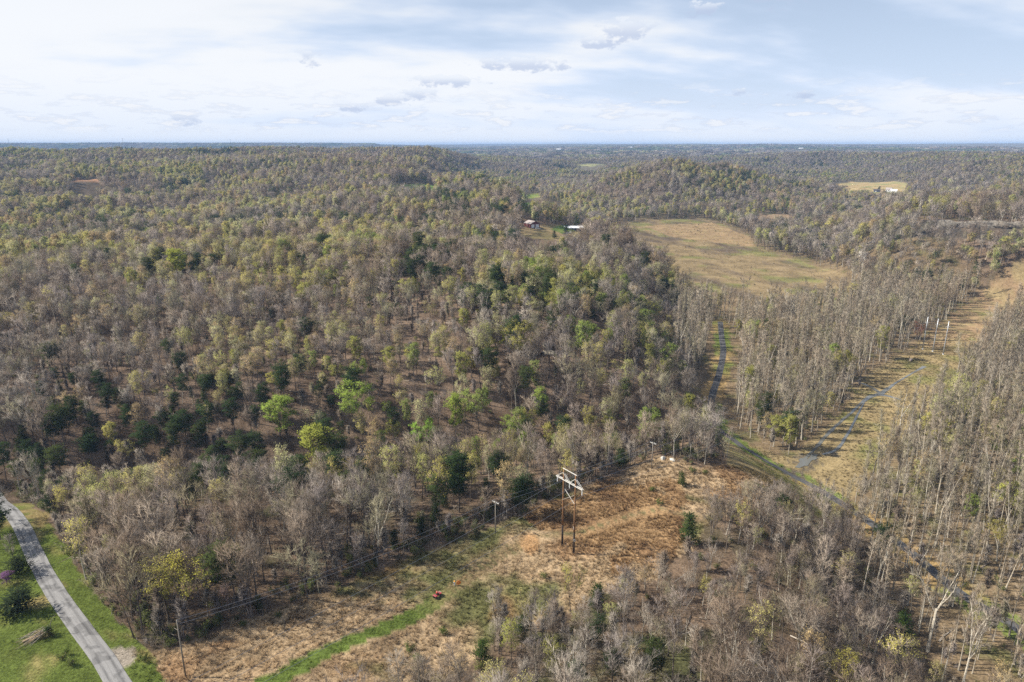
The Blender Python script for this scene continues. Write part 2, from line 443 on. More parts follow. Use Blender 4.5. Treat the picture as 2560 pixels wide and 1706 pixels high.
def ground_colour(x, y):
    n = len(x)
    r = np.hypot(x, y)
    z0 = fbm(x, y, 26, 101, 4); z1 = fbm(x, y, 7, 102, 4); z2 = fbm(x, y, 90, 103, 3); z3 = fbm(x, y, 2.6, 104, 3)
    def mixc(c, d, t):
        t = np.clip(t, 0, 1)[:, None]
        return c * (1 - t) + np.asarray(d)[None, :3] * t
    C = np.tile(np.array([[0.150, 0.108, 0.076]]), (n, 1))
    C = mixc(C, (0.085, 0.070, 0.046), sstep(-0.1, 0.5, z1 + 0.4 * z0))
    slope = sstep(235, 290, y - 0.25 * x) * sstep(760, 560, r)
    C = mixc(C, (0.240, 0.176, 0.130), np.maximum(slope * 0.75, sstep(0.10, 0.55, z0 + 0.3 * z3) * 0.7))  # pale litter on the slope; elsewhere noise patches painted as sunlit ground
    C = mixc(C, (0.110, 0.078, 0.055), slope * sstep(0.05, 0.5, z1 - 0.3 * z0))
    C = mixc(C, (0.085, 0.095, 0.040), (1 - slope) * sstep(0.25, 0.6, z2 + 0.5 * z1) * 0.7)
    dV, hw = poly_dist(x, y, VALLEY, VALLEY_HW)
    val = sstep(30, -10, dV - hw)
    C = mixc(C, (0.165, 0.125, 0.075), val * 0.8)
    C = mixc(C, (0.115, 0.125, 0.045), val * sstep(0.1, 0.5, z1) * 0.6)
    C = mixc(C, (0.13, 0.115, 0.085), sstep(700, 2200, r))
    wr = 18 * fbm(x, y, 120, 61, 3)
    ang_ = np.degrees(np.arctan2(x, y))
    cliff = sstep(770, 780, r + wr) * sstep(806, 798, r + wr) * sstep(25, 30, ang_)
    C = mixc(C, (0.085, 0.078, 0.066), cliff * sstep(-0.45, 0.1, z1))
    M = masks(x, y)
    # cleared strip: bleached grass, olive regrowth
    g = np.tile(np.array([[0.36, 0.268, 0.168]]), (n, 1))
    g = mixc(g, (0.255, 0.185, 0.115), sstep(0.0, 0.5, z1))
    g = mixc(g, (0.135, 0.135, 0.058), sstep(-0.02, 0.35, z0 + 0.35 * z1))
    g = mixc(g, (0.27, 0.165, 0.088), 0.7 * sstep(0.1, 0.5, fbm(x, y, 17, 140, 3)))
    og = (in_poly(*jit(x, y, 9, 14, 80), W['orange_grass']) | in_poly(*jit(x, y, 6, 12, 80), W['orange_grass_b'])) & (z0 + 0.6 * z1 > -0.35)
    oc = np.tile(np.array([[0.295, 0.195, 0.105]]), (n, 1))
    oc = mixc(oc, (0.20, 0.125, 0.068), sstep(0.0, 0.55, z1 + 0.4 * z3))
    g = np.where(og[:, None], oc, g)
    dt, s = poly_dist(x, y, W['track'], list(range(len(W['track']))))
    lush = sstep(5.4, 3.4, s)
    tr = np.tile(np.array([[0.155, 0.140, 0.070]]), (n, 1))
    tr = mixc(tr, (0.25, 0.185, 0.105), sstep(0.9, 0.5, np.abs(dt - 1.0) + 0.6 * z3))
    tr = mixc(tr, (0.105, 0.145, 0.034), lush)
    wid = np.interp(s, [0, 3, 5, 6.6, 7.4, 11], [2.2, 2.1, 2.5, 2.2, 0.7, 0.6]) + 0.9 * z1
    g = mixc(g, tr, 0) if False else np.where((dt < wid)[:, None], tr, g)
    sand = np.hypot((x - 4.5) / 3.0, (y - 163.5) / 5.0) + 0.6 * z3
    g = mixc(g, (0.36, 0.225, 0.115), sstep(1.1, 0.6, sand))
    C = np.where(M['clearing'][:, None], g, C)
    b = np.tile(np.array([[0.24, 0.188, 0.102]]), (n, 1))
    b = mixc(b, (0.155, 0.150, 0.060), sstep(0.0, 0.45, z0 + 0.3 * z1))
    b = mixc(b, (0.235, 0.165, 0.10), sstep(430, 560, r) * sstep(-0.3, 0.3, z1))
    C = np.where((M['bottomland'] | M['road_bend'])[:, None], b, C)
    f = np.tile(np.array([[0.215, 0.165, 0.095]]), (n, 1))
    f = mixc(f, (0.165, 0.160, 0.065), sstep(0.0, 0.4, z0 + 0.5 * z2 + 0.25 * (x - 250) / 100))
    f = mixc(f, (0.112, 0.088, 0.066), 0.95 * sstep(-0.05, 0.5, fbm(x * 0.9 + y * 0.25, y * 0.35 - 0.2 * x, 22, 120, 4)))
    C = np.where(M['field'][:, None], f, C)
    fs = in_poly(*jit(x, y, 6, 60, 70), W['field_strip']) & M['field']
    C = np.where(fs[:, None], mixc(np.tile(np.array([[0.25, 0.18, 0.105]]), (n, 1)), (0.255, 0.195, 0.105), sstep(0, .4, z1)), C)
    for k, c1, c2 in (('green_field_far', (0.09, 0.17, 0.04), (0.15, 0.19, 0.07)), ('tan_field_far', (0.42, 0.25, 0.15), (0.33, 0.19, 0.11)),
                      ('green_field_mid', (0.11, 0.19, 0.05), (0.20, 0.20, 0.09)), ('green_patch', (0.17, 0.23, 0.06), (0.28, 0.26, 0.09)),
                      ('farm_field', (0.31, 0.235, 0.125), (0.18, 0.19, 0.085)), ('yard', (0.26, 0.195, 0.11), (0.17, 0.145, 0.075)),
                      ('slope_field', (0.24, 0.175, 0.115), (0.19, 0.15, 0.09)), ('far_field', (0.28, 0.27, 0.13), (0.2, 0.22, 0.1))):
        C = np.where(M[k][:, None], mixc(np.tile(np.array([c1]), (n, 1)), c2, sstep(-0.2, 0.4, z0 + 0.4 * z1)), C)
    yl = in_poly(x, y, W['yard_lawn'])
    C = np.where(yl[:, None], mixc(np.tile(np.array([[0.085, 0.135, 0.038]]), (n, 1)), (0.17, 0.2, 0.06), sstep(0, .4, z1)), C)
    # mown lawn beside the near road, green verge on both sides
    lw = np.tile(np.array([[0.115, 0.150, 0.036]]), (n, 1))
    lw = mixc(lw, (0.165, 0.175, 0.055), sstep(-0.05, 0.5, z1 + 0.5 * z0))
    lw = mixc(lw, (0.30, 0.25, 0.11), sstep(0.25, 0.6, z1))
    C = np.where(M['lawn'][:, None], lw, C)
    dr, s2 = poly_dist(x, y, W['road_near'], list(range(len(W['road_near']))))
    C = mixc(C, 0, 0) if False else np.where(((dr < 6.8 + 2.2 * z1) & (r < 260))[:, None], mixc(lw, (0.24, 0.19, 0.09), sstep(0.1, 0.5, z0 + 0.4 * z3)), C)
    gp = in_poly(*jit(x, y, 1, 4, 85), W['gravel_pull'])
    C = np.where(gp[:, None], mixc(np.tile(np.array([[0.33, 0.29, 0.24]]), (n, 1)), (0.22, 0.18, 0.12), sstep(0, .4, z3)), C)
    dr2, _ = poly_dist(x, y, W['road_valley'])
    C = np.where(((dr2 < 5.5 + 2.5 * z1) & (r < 700))[:, None], mixc(np.tile(np.array([[0.13, 0.16, 0.045]]), (n, 1)), (0.30, 0.21, 0.10), sstep(-0.1, 0.4, z0)), C)
    C = np.where((in_poly(*jit(x, y, 5, 8, 90), W['pond']) & (z3 + z1 > 0.1))[:, None], np.array([[0.13, 0.11, 0.08]]), C)
    return C, M


def ground_material():
    m = bpy.data.materials.new('ground'); m.use_nodes = True
    N = NT(m.node_tree)
    at = N.n('ShaderNodeAttribute', attribute_name='cover').outputs['Color']
    co = N.n('ShaderNodeTexCoord').outputs['Object']
    a = N.noise(co, 1.7, 6.0, 0.65)
    b = N.noise(co, 0.35, 4.0, 0.6)
    e = N.noise(co, 0.055, 5.0, 0.65)
    k = N.math('ADD', N.ramp(a, 0.28, 0.72, 0.55, 1.45), N.math('ADD', N.ramp(b, 0.3, 0.7, -0.15, 0.15), N.ramp(e, 0.3, 0.7, -0.24, 0.24)))
    c = N.mix(1.0, at, N.comb(k, k, k), 'MULTIPLY')
    bs = N.n('ShaderNodeBsdfDiffuse', ins={'Color': c, 'Roughness': 0.6})
    bp = N.n('ShaderNodeBump', ins={'Height': a, 'Strength': 0.9, 'Distance': 0.35})
    N.set(bs, 'Normal', bp.outputs[0])
    N.n('ShaderNodeOutputMaterial', ins={'Surface': bs.outputs[0]})
    return m


def build_ground():
    A, R = 640, 660
    ang = np.radians(np.linspace(-64, 64, A))
    rr = np.exp(np.linspace(math.log(22), math.log(19000), R))
    G_r, G_a = np.meshgrid(rr, ang, indexing='ij')
    x = (G_r * np.sin(G_a)).ravel(); y = (G_r * np.cos(G_a)).ravel()
    z = height(x, y)
    C, M = ground_colour(x, y)
    rough = M['clearing'] * 1.0
    z = z + rough * (0.22 * fbm(x, y, 3.2, 130, 3) + 0.15 * fbm(x, y, 1.3, 131, 2))
    V = np.stack([x, y, z], 1)
    i = np.arange(R - 1)[:, None] * A + np.arange(A - 1)[None, :]
    F = np.stack([i, i + 1, i + A + 1, i + A], -1).reshape(-1, 4)[:, ::-1]
    me = mesh_from('ground', V, F, [ground_material()], True)
    at = me.attributes.new('cover', 'FLOAT_COLOR', 'POINT')
    at.data.foreach_set('color', np.concatenate([C, np.ones((len(C), 1))], 1).astype(np.float32).ravel())
    add('ground', me, kind='structure', label='rolling ground of leaf litter, dry grass and fields under the woods')


build_ground()


def resample(P, step):
    P = [np.array(p[:2], float) for p in P]
    # Catmull-Rom through the points
    out = []
    for i in range(len(P) - 1):
        p0 = P[max(i - 1, 0)]; p1 = P[i]; p2 = P[i + 1]; p3 = P[min(i + 2, len(P) - 1)]
        n = max(2, int(np.linalg.norm(p2 - p1) / step))
        for k in range(n):
            t = k / n
            out.append(0.5 * ((2 * p1) + (-p0 + p2) * t + (2 * p0 - 5 * p1 + 4 * p2 - p3) * t * t + (-p0 + 3 * p1 - 3 * p2 + p3) * t ** 3))
    out.append(P[-1])
    return np.array(out)


def ribbon(P, width, lift, step=1.0, cols=7, wob=0.0, seed=0, edge=0.0):
    """a strip draped over the ground; width may be a list along the line"""
    C = resample(P, step)
    T = np.gradient(C, axis=0); T /= np.linalg.norm(T, axis=1)[:, None] + 1e-9
    Nn = np.stack([-T[:, 1], T[:, 0]], 1)
    wv = np.interp(np.linspace(0, 1, len(C)), np.linspace(0, 1, len(width)), width) if hasattr(width, '__len__') else np.full(len(C), float(width))
    rng = np.random.RandomState(seed)
    s = np.linspace(-0.5, 0.5, cols)
    L = wv * (1 + wob * fbm(C[:, 0], C[:, 1], 6, seed + 200, 3)); Rr = wv * (1 + wob * fbm(C[:, 0], C[:, 1], 6, seed + 300, 3))
    pts = []
    for q in s:
        w_ = np.where(q < 0, L, Rr)
        pts.append(C + Nn * (q * w_)[:, None])
    pts = np.stack(pts, 1)
    x = pts[..., 0].ravel(); y = pts[..., 1].ravel()
    z = height(x, y) + lift
    crown = (0.25 - np.tile(s, len(C)) ** 2) * edge
    V = np.stack([x, y, z + crown], 1)
    n, c = len(C), cols
    i = np.arange(n - 1)[:, None] * c + np.arange(c - 1)[None, :]
    F = np.stack([i, i + c, i + c + 1, i + 1], -1).reshape(-1, 4)[:, ::-1]
    return V, F, np.tile(s, n), np.repeat(np.arange(n) * step, c)


def road_material(name, base, dark):
    m = bpy.data.materials.new(name); m.use_nodes = True
    N = NT(m.node_tree)
    uv = N.n('ShaderNodeAttribute', attribute_name='lane').outputs['Vector']
    sep = N.n('ShaderNodeSeparateXYZ', ins={0: uv})
    co = N.n('ShaderNodeTexCoord').outputs['Object']
    st = N.comb(N.math('MULTIPLY', sep.outputs[0], 7.0), N.math('MULTIPLY', sep.outputs[1], 0.08), 0.0)
    a = N.noise(st, 1.3, 5.0, 0.6)
    b = N.noise(co, 4.0, 5.0, 0.7)
    p = N.noise(co, 0.22, 3.0, 0.5)
    w1 = N.math('ABSOLUTE', N.math('SUBTRACT', N.math('ABSOLUTE', sep.outputs[0]), 0.24))
    tread = N.ramp(w1, 0.13, 0.02)
    f = N.math('ADD', N.math('MULTIPLY', tread, 0.35), N.math('MULTIPLY', N.ramp(a, 0.45, 0.7), 0.45))
    f = N.math('ADD', f, N.math('MULTIPLY', N.ramp(p, 0.53, 0.60), 0.45), clamp=True)
    c = N.mix(f, base, dark)
    k = N.ramp(b, 0.25, 0.75, 0.8, 1.2)
    c = N.mix(1.0, c, N.comb(k, k, k), 'MULTIPLY')
    bs = N.n('ShaderNodeBsdfPrincipled', ins={'Base Color': c, 'Roughness': 0.9, 'Specular IOR Level': 0.2})
    N.n('ShaderNodeOutputMaterial', ins={'Surface': bs.outputs[0]})
    return m


def road(name, P, width, mat, label, lift=0.10):
    V, F, s, t = ribbon(P, width, lift, 1.0, 9, 0.04, 7, 0.25)
    me = mesh_from(name, V, F, [mat], True)
    at = me.attributes.new('lane', 'FLOAT_VECTOR', 'POINT')
    at.data.foreach_set('vector', np.stack([s, t, t * 0], 1).astype(np.float32).ravel())
    add(name, me, kind='structure', label=label)


road('country_road', W['road_near'], 4.1, road_material('asphalt_worn', (0.235, 0.235, 0.24, 1), (0.085, 0.085, 0.088, 1)), 'pale worn asphalt country road beside the lawn at the lower left')
road('valley_road', W['road_valley'], 3.6, road_material('asphalt_old', (0.10, 0.10, 0.105, 1), (0.055, 0.055, 0.057, 1)), 'narrow dark asphalt road winding through the bare valley woods')


def water_material():
    m = bpy.data.materials.new('water'); m.use_nodes = True
    N = NT(m.node_tree)
    co = N.n('ShaderNodeTexCoord').outputs['Object']
    a = N.noise(co, 1.2, 3.0, 0.5)
    bs = N.n('ShaderNodeBsdfPrincipled', ins={'Base Color': (0.135, 0.14, 0.135, 1), 'Roughness': 0.06, 'IOR': 1.33, 'Specular IOR Level': 0.6})
    bp = N.n('ShaderNodeBump', ins={'Height': a, 'Strength': 0.06, 'Distance': 0.1})
    N.set(bs, 'Normal', bp.outputs[0])
    N.n('ShaderNodeOutputMaterial', ins={'Surface': bs.outputs[0]})
    return m


WATER = water_material()
for k, w_, lift in (('stream_main', [1.2, 1.2, 1.7, 1.4, 1.3, 3.4], 0.10), ('stream_a', [3, 2.2, 1.6], 0.104), ('stream_b', [3, 1.2, 1.0, 2.5], 0.108),
                    ('stream_c', [3, 2.6, 1.4], 0.112), ('stream_d', [0.6, 1.0, 1.0, 1.6], 0.116)):
    V, F, s, t = ribbon(W[k], w_, lift, 1.0, 5, 0.5, 3)
    add('stream', mesh_from('stream', V, F, [WATER], True), kind='structure', label='shallow stream channel crossing the tan bottomland grass')


def pond(P, lift):
    P = [np.array(p) for p in P]
    c = sum(P) / len(P)
    ring = resample([tuple(p) for p in P] + [tuple(P[0])], 0.6)[:-1]
    V = [(c[0], c[1], 0)]
    for j, q in enumerate(ring):
        d = q - c
        k = 0.45 + 0.75 * float(fbm(q[0], q[1], 5, 410, 4))
        V.append((c[0] + d[0] * k, c[1] + d[1] * k, 0))
    V = np.array(V)
    V[:, 2] = float(np.median(height(V[:, 0], V[:, 1]))) + lift
    n = len(ring)
    F = [(0, 1 + i, 1 + (i + 1) % n) for i in range(n)]
    add('pond', mesh_from('pond', V, F, [WATER], True), kind='structure', label='shallow flooded hollow beside the valley road')


pond([tuple(np.array(q) * 0.55 + np.array(W['pond'][1]) * 0.45) for q in W['pond']], 0.16)

# ------------------------------------------------------------------ trees
def tree_material(name, attr, var, rough=0.9, transl=0.0):
    m = bpy.data.materials.new(name); m.use_nodes = True
    N = NT(m.node_tree)
    at = N.n('ShaderNodeAttribute', attribute_name=attr, attribute_type='INSTANCER').outputs['Color']
    co = N.n('ShaderNodeTexCoord').outputs['Object']
    a = N.noise(co, 0.9 if transl else 1.6, 3.0, 0.6)
    k = N.ramp(a, 0.25, 0.75, 1 - var, 1 + var)
    c = N.mix(1.0, at, N.comb(k, k, k), 'MULTIPLY')
    d = N.n('ShaderNodeBsdfDiffuse', ins={'Color': c})
    out = d.outputs[0]
    if transl:
        t = N.n('ShaderNodeBsdfTranslucent', ins={'Color': c})
        mx = N.n('ShaderNodeMixShader', ins={0: transl, 1: d.outputs[0], 2: t.outputs[0]})
        out = mx.outputs[0]
    N.n('ShaderNodeOutputMaterial', ins={'Surface': out})
    return m


BARK = tree_material('bark', 'barkc', 0.35)
TWIG = tree_material('twigs', 'tint', 0.25, transl=0.18)
LEAF = tree_material('spring_leaves', 'leafc', 0.30, transl=0.35)
TMATS = [BARK, TWIG, LEAF, TWIG]
UP = np.array([0, 0, 1.0])


def unit(v):
    return v / (np.linalg.norm(v) + 1e-9)


class MB:
    def __init__(self):
        self.V = []; self.F = []; self.M = []
    def tube(self, P, R, n, mat=0):
        b = len(self.V)
        P = np.asarray(P)
        for i, p in enumerate(P):
            d = unit(P[min(i + 1, len(P) - 1)] - P[max(i - 1, 0)])
            u = unit(np.cross(d, UP if abs(d[2]) < 0.9 else np.array([1.0, 0, 0]))); v = np.cross(d, u)
            for k in range(n):
                a = 2 * math.pi * k / n
                self.V.append(p + R[i] * (math.cos(a) * u + math.sin(a) * v))
        for i in range(len(P) - 1):
            for k in range(n):
                self.F.append((b + i * n + k, b + i * n + (k + 1) % n, b + (i + 1) * n + (k + 1) % n, b + (i + 1) * n + k)); self.M.append(mat)
    def tri(self, a, b, c, mat=1):
        n = len(self.V)
        self.V += [a, b, c]; self.F.append((n, n + 1, n + 2)); self.M.append(mat)
    def spike(self, p, q, w, rng, mat=1):
        s = unit(np.cross(q - p, rng.normal(size=3))) * w * 0.5
        self.tri(p - s, p + s, q, mat)
    def bent(self, p, d, L, w, rng, mat=1):
        """a two-piece tapering twig"""
        m = p + d * L * 0.5
        q = m + unit(d + rng.normal(size=3) * 0.25 + UP * 0.15) * L * 0.5
        s = unit(np.cross(d, rng.normal(size=3)))
        n = len(self.V)
        self.V += [p - s * w * .5, p + s * w * .5, m - s * w * .35, m + s * w * .35, q]
        self.F += [(n, n + 1, n + 3, n + 2), (n + 2, n + 3, n + 4)]; self.M += [mat, mat]
        return m, q
    def leaf(self, p, size, rng, mat=2):
        a = unit(rng.normal(size=3)); b = unit(np.cross(a, rng.normal(size=3)))
        self.tri(p + a * size * .6, p - a * size * .3 + b * size * .5, p - a * size * .3 - b * size * .5, mat)
    def join(self, o):
        n = len(self.V)
        self.V += o.V; self.F += [tuple(i + n for i in f) for f in o.F]; self.M += o.M
        return self
    def mesh(self, name, mats=TMATS, smooth=False, soft=0.0, flat=0.0):
        """soft: how far twigs and leaves take the outward normal of the crown they make up"""
        V = np.array(self.V)
        if not soft:
            return mesh_from(name, V, self.F, mats, smooth, self.M)
        rng = np.random.RandomState(1)
        M = np.array(self.M)
        L = np.array([len(f) for f in self.F])
        tri = np.array([(f[0], f[1], f[-1]) for f in self.F])
        soft_f = (M == 1) | (M == 2)
        P0, P1, P2 = V[tri[:, 0]], V[tri[:, 1]], V[tri[:, 2]]
        g = np.cross(P1 - P0, P2 - P0); g /= np.linalg.norm(g, axis=1)[:, None] + 1e-9
        mid_ = (P0 + P1 + P2) / 3
        cr = np.unique(tri[soft_f].ravel())
        lo, hi = V[cr].min(0), V[cr].max(0)
        c = (lo + hi) / 2; c[2] = lo[2] + (hi[2] - lo[2]) * 0.30
        ext = np.maximum((hi - lo) / 2, 0.1)
        o = (mid_ - c) / ext ** 0.6 * (1 - flat) + UP * (0.25 + flat)
        o /= np.linalg.norm(o, axis=1)[:, None] + 1e-9
        n = o * soft + rng.normal(size=o.shape) * 0.22 + g * (1 - soft) * np.where((g * o).sum(1) > 0, 1, -1)[:, None]
        n /= np.linalg.norm(n, axis=1)[:, None] + 1e-9
        n = np.where(soft_f[:, None], n, g)
        flip = soft_f & ((g * n).sum(1) < 0)
        F = [f[::-1] if q else f for f, q in zip(self.F, flip)]
        me = mesh_from(name, V, F, mats, True, self.M)
        me.normals_split_custom_set(np.repeat(n, L, axis=0).tolist())
        return me


def path(p, d, L, n, rng, wig, trop):
    P = [p]; D = d
    for i in range(n):
        D = unit(D + rng.normal(size=3) * wig + UP * trop)
        P.append(P[-1] + D * L / n)
    return P


def tilt_dir(axis, ang, az, rng):
    u = unit(np.cross(axis, UP if abs(axis[2]) < 0.95 else np.array([1.0, 0, 0]))); v = np.cross(axis, u)
    return unit(axis * math.cos(ang) + (u * math.cos(az) + v * math.sin(az)) * math.sin(ang))


def at_t(P, t):
    f = t * (len(P) - 1); i = min(int(f), len(P) - 2); f -= i
    return P[i] * (1 - f) + P[i + 1] * f, unit(P[i + 1] - P[i])


def broadleaf(seed, H, cb, R, style, lod=0, leaves=0, lsize=0.3, dens=1.0):
    """returns (trunk with limbs, crown of twigs and leaves)"""
    rng = np.random.RandomState(seed)
    T, C = MB(), MB()
    r0 = (0.0085 if style == 'slim' else 0.011) * H + 0.03
    def twigs(P, n, L, w):
        for k in range(n):
            p, d = at_t(P, rng.uniform(0.15, 1.0))
            q = tilt_dir(d, rng.uniform(0.25, 0.70), rng.uniform(0, 6.28), rng)
            q = unit(q + UP * 0.22)
            l = L * rng.uniform(0.6, 1.3)
            C.spike(p, p + q * l, w, rng)
            if leaves and lod == 0:
                for j in range(leaves):
                    C.leaf(p + q * l * rng.uniform(0.6, 1.15) + rng.normal(size=3) * 0.14, lsize * rng.uniform(0.7, 1.3), rng)
    def limb(p, d, L, r, lvl):
        n = 4 if lvl == 0 else 3
        P = path(p, d, L, n, rng, 0.13, 0.10)
        if lod == 0:
            T.tube(P, np.linspace(r, r * 0.3, n + 1), 4 if lvl == 0 else 3, 3 if lvl else 0)
        else:
            T.spike(P[0], P[-1], r * 2.2, rng, 0)
        return P
    def sub(P, nb, L):
        for k in range(nb):
            t = rng.uniform(0.22, 1.0)
            p, d = at_t(P, t)
            q = tilt_dir(d, rng.uniform(0.35, 0.70), rng.uniform(0, 6.28), rng)
            q = unit(q + UP * 0.16)
            l = L * rng.uniform(0.7, 1.25) * (1.15 - 0.5 * t)
            if lod == 0:
                m, e = C.bent(p, q, l, 0.085, rng)
                twigs([p, m, e], int(10 * dens), 1.25, 0.042)
            else:
                C.spike(p, p + q * l * 1.1, 0.11, rng)
                for j in range(6):
                    z = p + q * l * rng.uniform(0.25, 1)
                    C.spike(z, z + unit(q + UP * 0.2 + rng.normal(size=3) * 0.5) * 1.25, 0.095, rng)
                if leaves:
                    for j in range(10):
                        C.leaf(p + q * l * rng.uniform(0.4, 1.2) + rng.normal(size=3) * 0.4, lsize * 1.7 * rng.uniform(0.7, 1.2), rng)
    if style == 'fork':
        fz = H * cb * rng.uniform(0.9, 1.1)
        P = path(np.zeros(3), UP, fz, 4, rng, 0.03, 0.05)
        T.tube(P, np.linspace(r0, r0 * 0.75, 5) + np.array([r0 * .5, 0, 0, 0, 0]), 6)
        nl = rng.randint(3, 6)
        for k in range(nl):
            ti = rng.uniform(0.2, 0.62) if k else 0.1
            d = tilt_dir(UP, ti, 6.28 * k / nl + rng.uniform(-.5, .5), rng)
            L = (H - fz) * rng.uniform(0.86, 1.05)
            st, _ = at_t(P, rng.uniform(0.82, 1.0))
            Q = limb(st, d, L, r0 * 0.5, 0)
            for j in range(8):
                t = 0.15 + 0.83 * (j + rng.uniform(0, 1)) / 8
                p, dd = at_t(Q, min(t, 0.97))
                q = tilt_dir(dd, rng.uniform(0.5, 0.95), 2.4 * j + rng.uniform(-.5, .5), rng)
                l = R * 0.85 * rng.uniform(0.7, 1.1) * (1.1 - 0.55 * t)
                S = limb(p, q, l, r0 * 0.19, 1)
                sub(S, 5, R * 0.40)
            sub(Q[-2:], 5, R * 0.36)
    else:
        P = path(np.zeros(3), UP, H * 0.95, 7, rng, 0.025, 0.06)
        T.tube(P, np.linspace(r0, 0.035, 8) + np.array([r0 * .4] + [0] * 7), 6 if lod == 0 else 4)
        nl = int(20 if style == 'slim' else 24)
        for k in range(nl):
            t = cb + (0.97 - cb) * (k + rng.uniform(0, 1)) / nl
            s = (t - cb) / (1 - cb)
            prof = (0.55 + 0.75 * s) if s < 0.45 else 0.9 * (1 - (s - 0.45) / 0.55) + 0.22
            p, d = at_t(P, t)
            q = tilt_dir(d, rng.uniform(0.6, 0.95) if style != 'slim' else rng.uniform(0.32, 0.62), 2.4 * k + rng.uniform(-.4, .4), rng)
            S = limb(p, q, R * prof * rng.uniform(0.75, 1.25), r0 * 0.2 * (1.1 - .5 * s), 1)
            sub(S, 5 if style == 'slim' else 6, R * 0.36)
    return T, C


def far_tree(seed, H, cb, R, leaves, conifer=False):
    """light version for the hills: a stem and a porous crown"""
    rng = np.random.RandomState(seed)
    T, C = MB(), MB()
    T.tube([np.zeros(3), np.array([0, 0, H * 0.7])], [0.2, 0.1], 3)
    n = 84
    for k in range(n):
        d = unit(rng.normal(size=3)); d[2] = abs(d[2]) * 1.2 - 0.45
        if conifer:
            h = rng.uniform(0.15, 1.0); rr = R * (1.05 - h) * 1.1
            a = rng.uniform(0, 6.28)
            p = np.array([math.cos(a) * rr * .4, math.sin(a) * rr * .4, H * h])
            q = p + np.array([math.cos(a) * rr, math.sin(a) * rr, 0.2])
            C.spike(p, q, 1.6, rng, 2)
            continue
        rr = rng.uniform(0.55, 1.0)
        c = np.array([0, 0, H * (cb + 1) / 2])
        p = c + d * np.array([R, R, H * (1 - cb) / 2]) * rr
        q = unit(d + UP * 0.8 + rng.normal(size=3) * 0.3)
        C.spike(p - q * 0.8, p + q * 1.0, 0.60, rng)
        if leaves:
            C.leaf(p + q * 0.7, leaves * rng.uniform(0.7, 1.3), rng)
    return T, C


def pine(seed, H, cb, R, lod=0, cone=0.0):
    rng = np.random.RandomState(seed)
    T, C = MB(), MB()
    P = path(np.zeros(3), UP, H * 0.97, 6, rng, 0.025, 0.06)
    r0 = 0.010 * H + 0.03
    T.tube(P, np.linspace(r0, 0.03, 7), 6 if lod == 0 else 4)
    nb = 34 if lod == 0 else 18
    for k in range(nb):
        t = cb + (0.99 - cb) * (k + rng.uniform(0, 1)) / nb
        s = (t - cb) / (1 - cb)
        prof = (1.02 - s) if cone else (0.6 + 0.9 * s if s < 0.4 else 0.96 * math.sqrt(max(0, 1 - ((s - 0.4) / 0.62) ** 2)) + 0.08)
        p, d = at_t(P, t)
        q = tilt_dir(d, rng.uniform(0.9, 1.35) if not cone else rng.uniform(0.8, 1.15), 2.4 * k + rng.uniform(-.5, .5), rng)
        L = R * prof * rng.uniform(0.6, 1.2)
        e = p + q * L
        T.spike(p, e, r0 * 0.4, rng, 0)
        ncl = max(1, int(L / 0.8)) if lod == 0 else max(1, int(L / 1.3))
        for j in range(ncl):
            c = p + q * L * (0.35 + 0.65 * (j + 0.7) / ncl) + rng.normal(size=3) * 0.18
            sp = 0.62 if lod == 0 else 0.9
            for m in range(22 if lod == 0 else 7):
                o = rng.normal(size=3) * np.array([sp, sp, sp * 0.42])
                z = c + o
                w = unit(o + UP * 0.5 + rng.normal(size=3) * 0.4)
                C.spike(z - w * 0.2, z + w * (0.5 if lod == 0 else 0.8), 0.24 if lod == 0 else 0.62, rng, 2)
    return T, C


def shrub(seed, H, R, leaves, lsize=0.22):
    rng = np.random.RandomState(seed)
    T, C = MB(), MB()
    for k in range(7):
        d = tilt_dir(UP, rng.uniform(0.1, 0.75), rng.uniform(0, 6.28), rng)
        b = rng.normal(size=3) * np.array([R * .25, R * .25, 0])
        L = H * rng.uniform(0.7, 1.05)
        P = path(b, d, L, 2, rng, 0.15, 0.1)
        T.tube(P, [0.035, 0.025, 0.012], 3)
        for j in range(16):
            p, dd = at_t(P, rng.uniform(0.2, 1.0))
            q = tilt_dir(dd, rng.uniform(0.3, 1.0), rng.uniform(0, 6.28), rng)
            l = R * 0.55 * rng.uniform(0.5, 1.2)
            C.spike(p, p + q * l, 0.05, rng)
            for m in range(leaves):
                C.leaf(p + q * l * rng.uniform(0.3, 1.1) + rng.normal(size=3) * 0.15, lsize * rng.uniform(.7, 1.3), rng)
    return T, C


def fallen(seed):
    rng = np.random.RandomState(seed)
    C = MB()
    L = rng.uniform(6, 11)
    P = [np.array([t * L, rng.normal() * 0.15, 0.18]) for t in (0, .33, .66, 1)]
    C.tube(P, [0.20, 0.17, 0.12, 0.05], 5, 1)
    for k in range(9):
        p, d = at_t(P, rng.uniform(0.35, 1.0))
        C.spike(p, p + tilt_dir(d, rng.uniform(.4, .9), rng.uniform(0, 3.1), rng) * rng.uniform(.8, 2.2), 0.07, rng)
    return MB(), C


def tuft(seed, H, R, n=26, w=0.11):
    rng = np.random.RandomState(seed)
    C = MB()
    for k in range(n):
        a = rng.uniform(0, 6.28)
        b = np.array([math.cos(a), math.sin(a), 0]) * R * 0.5 * rng.uniform(0, 1)
        t = b + np.array([math.cos(a) * R * rng.uniform(.2, 1.2), math.sin(a) * R * rng.uniform(.2, 1.2), H * rng.uniform(.35, 1.0)])
        C.spike(b - UP * 0.06, t, w, rng, 2)
    return MB(), C


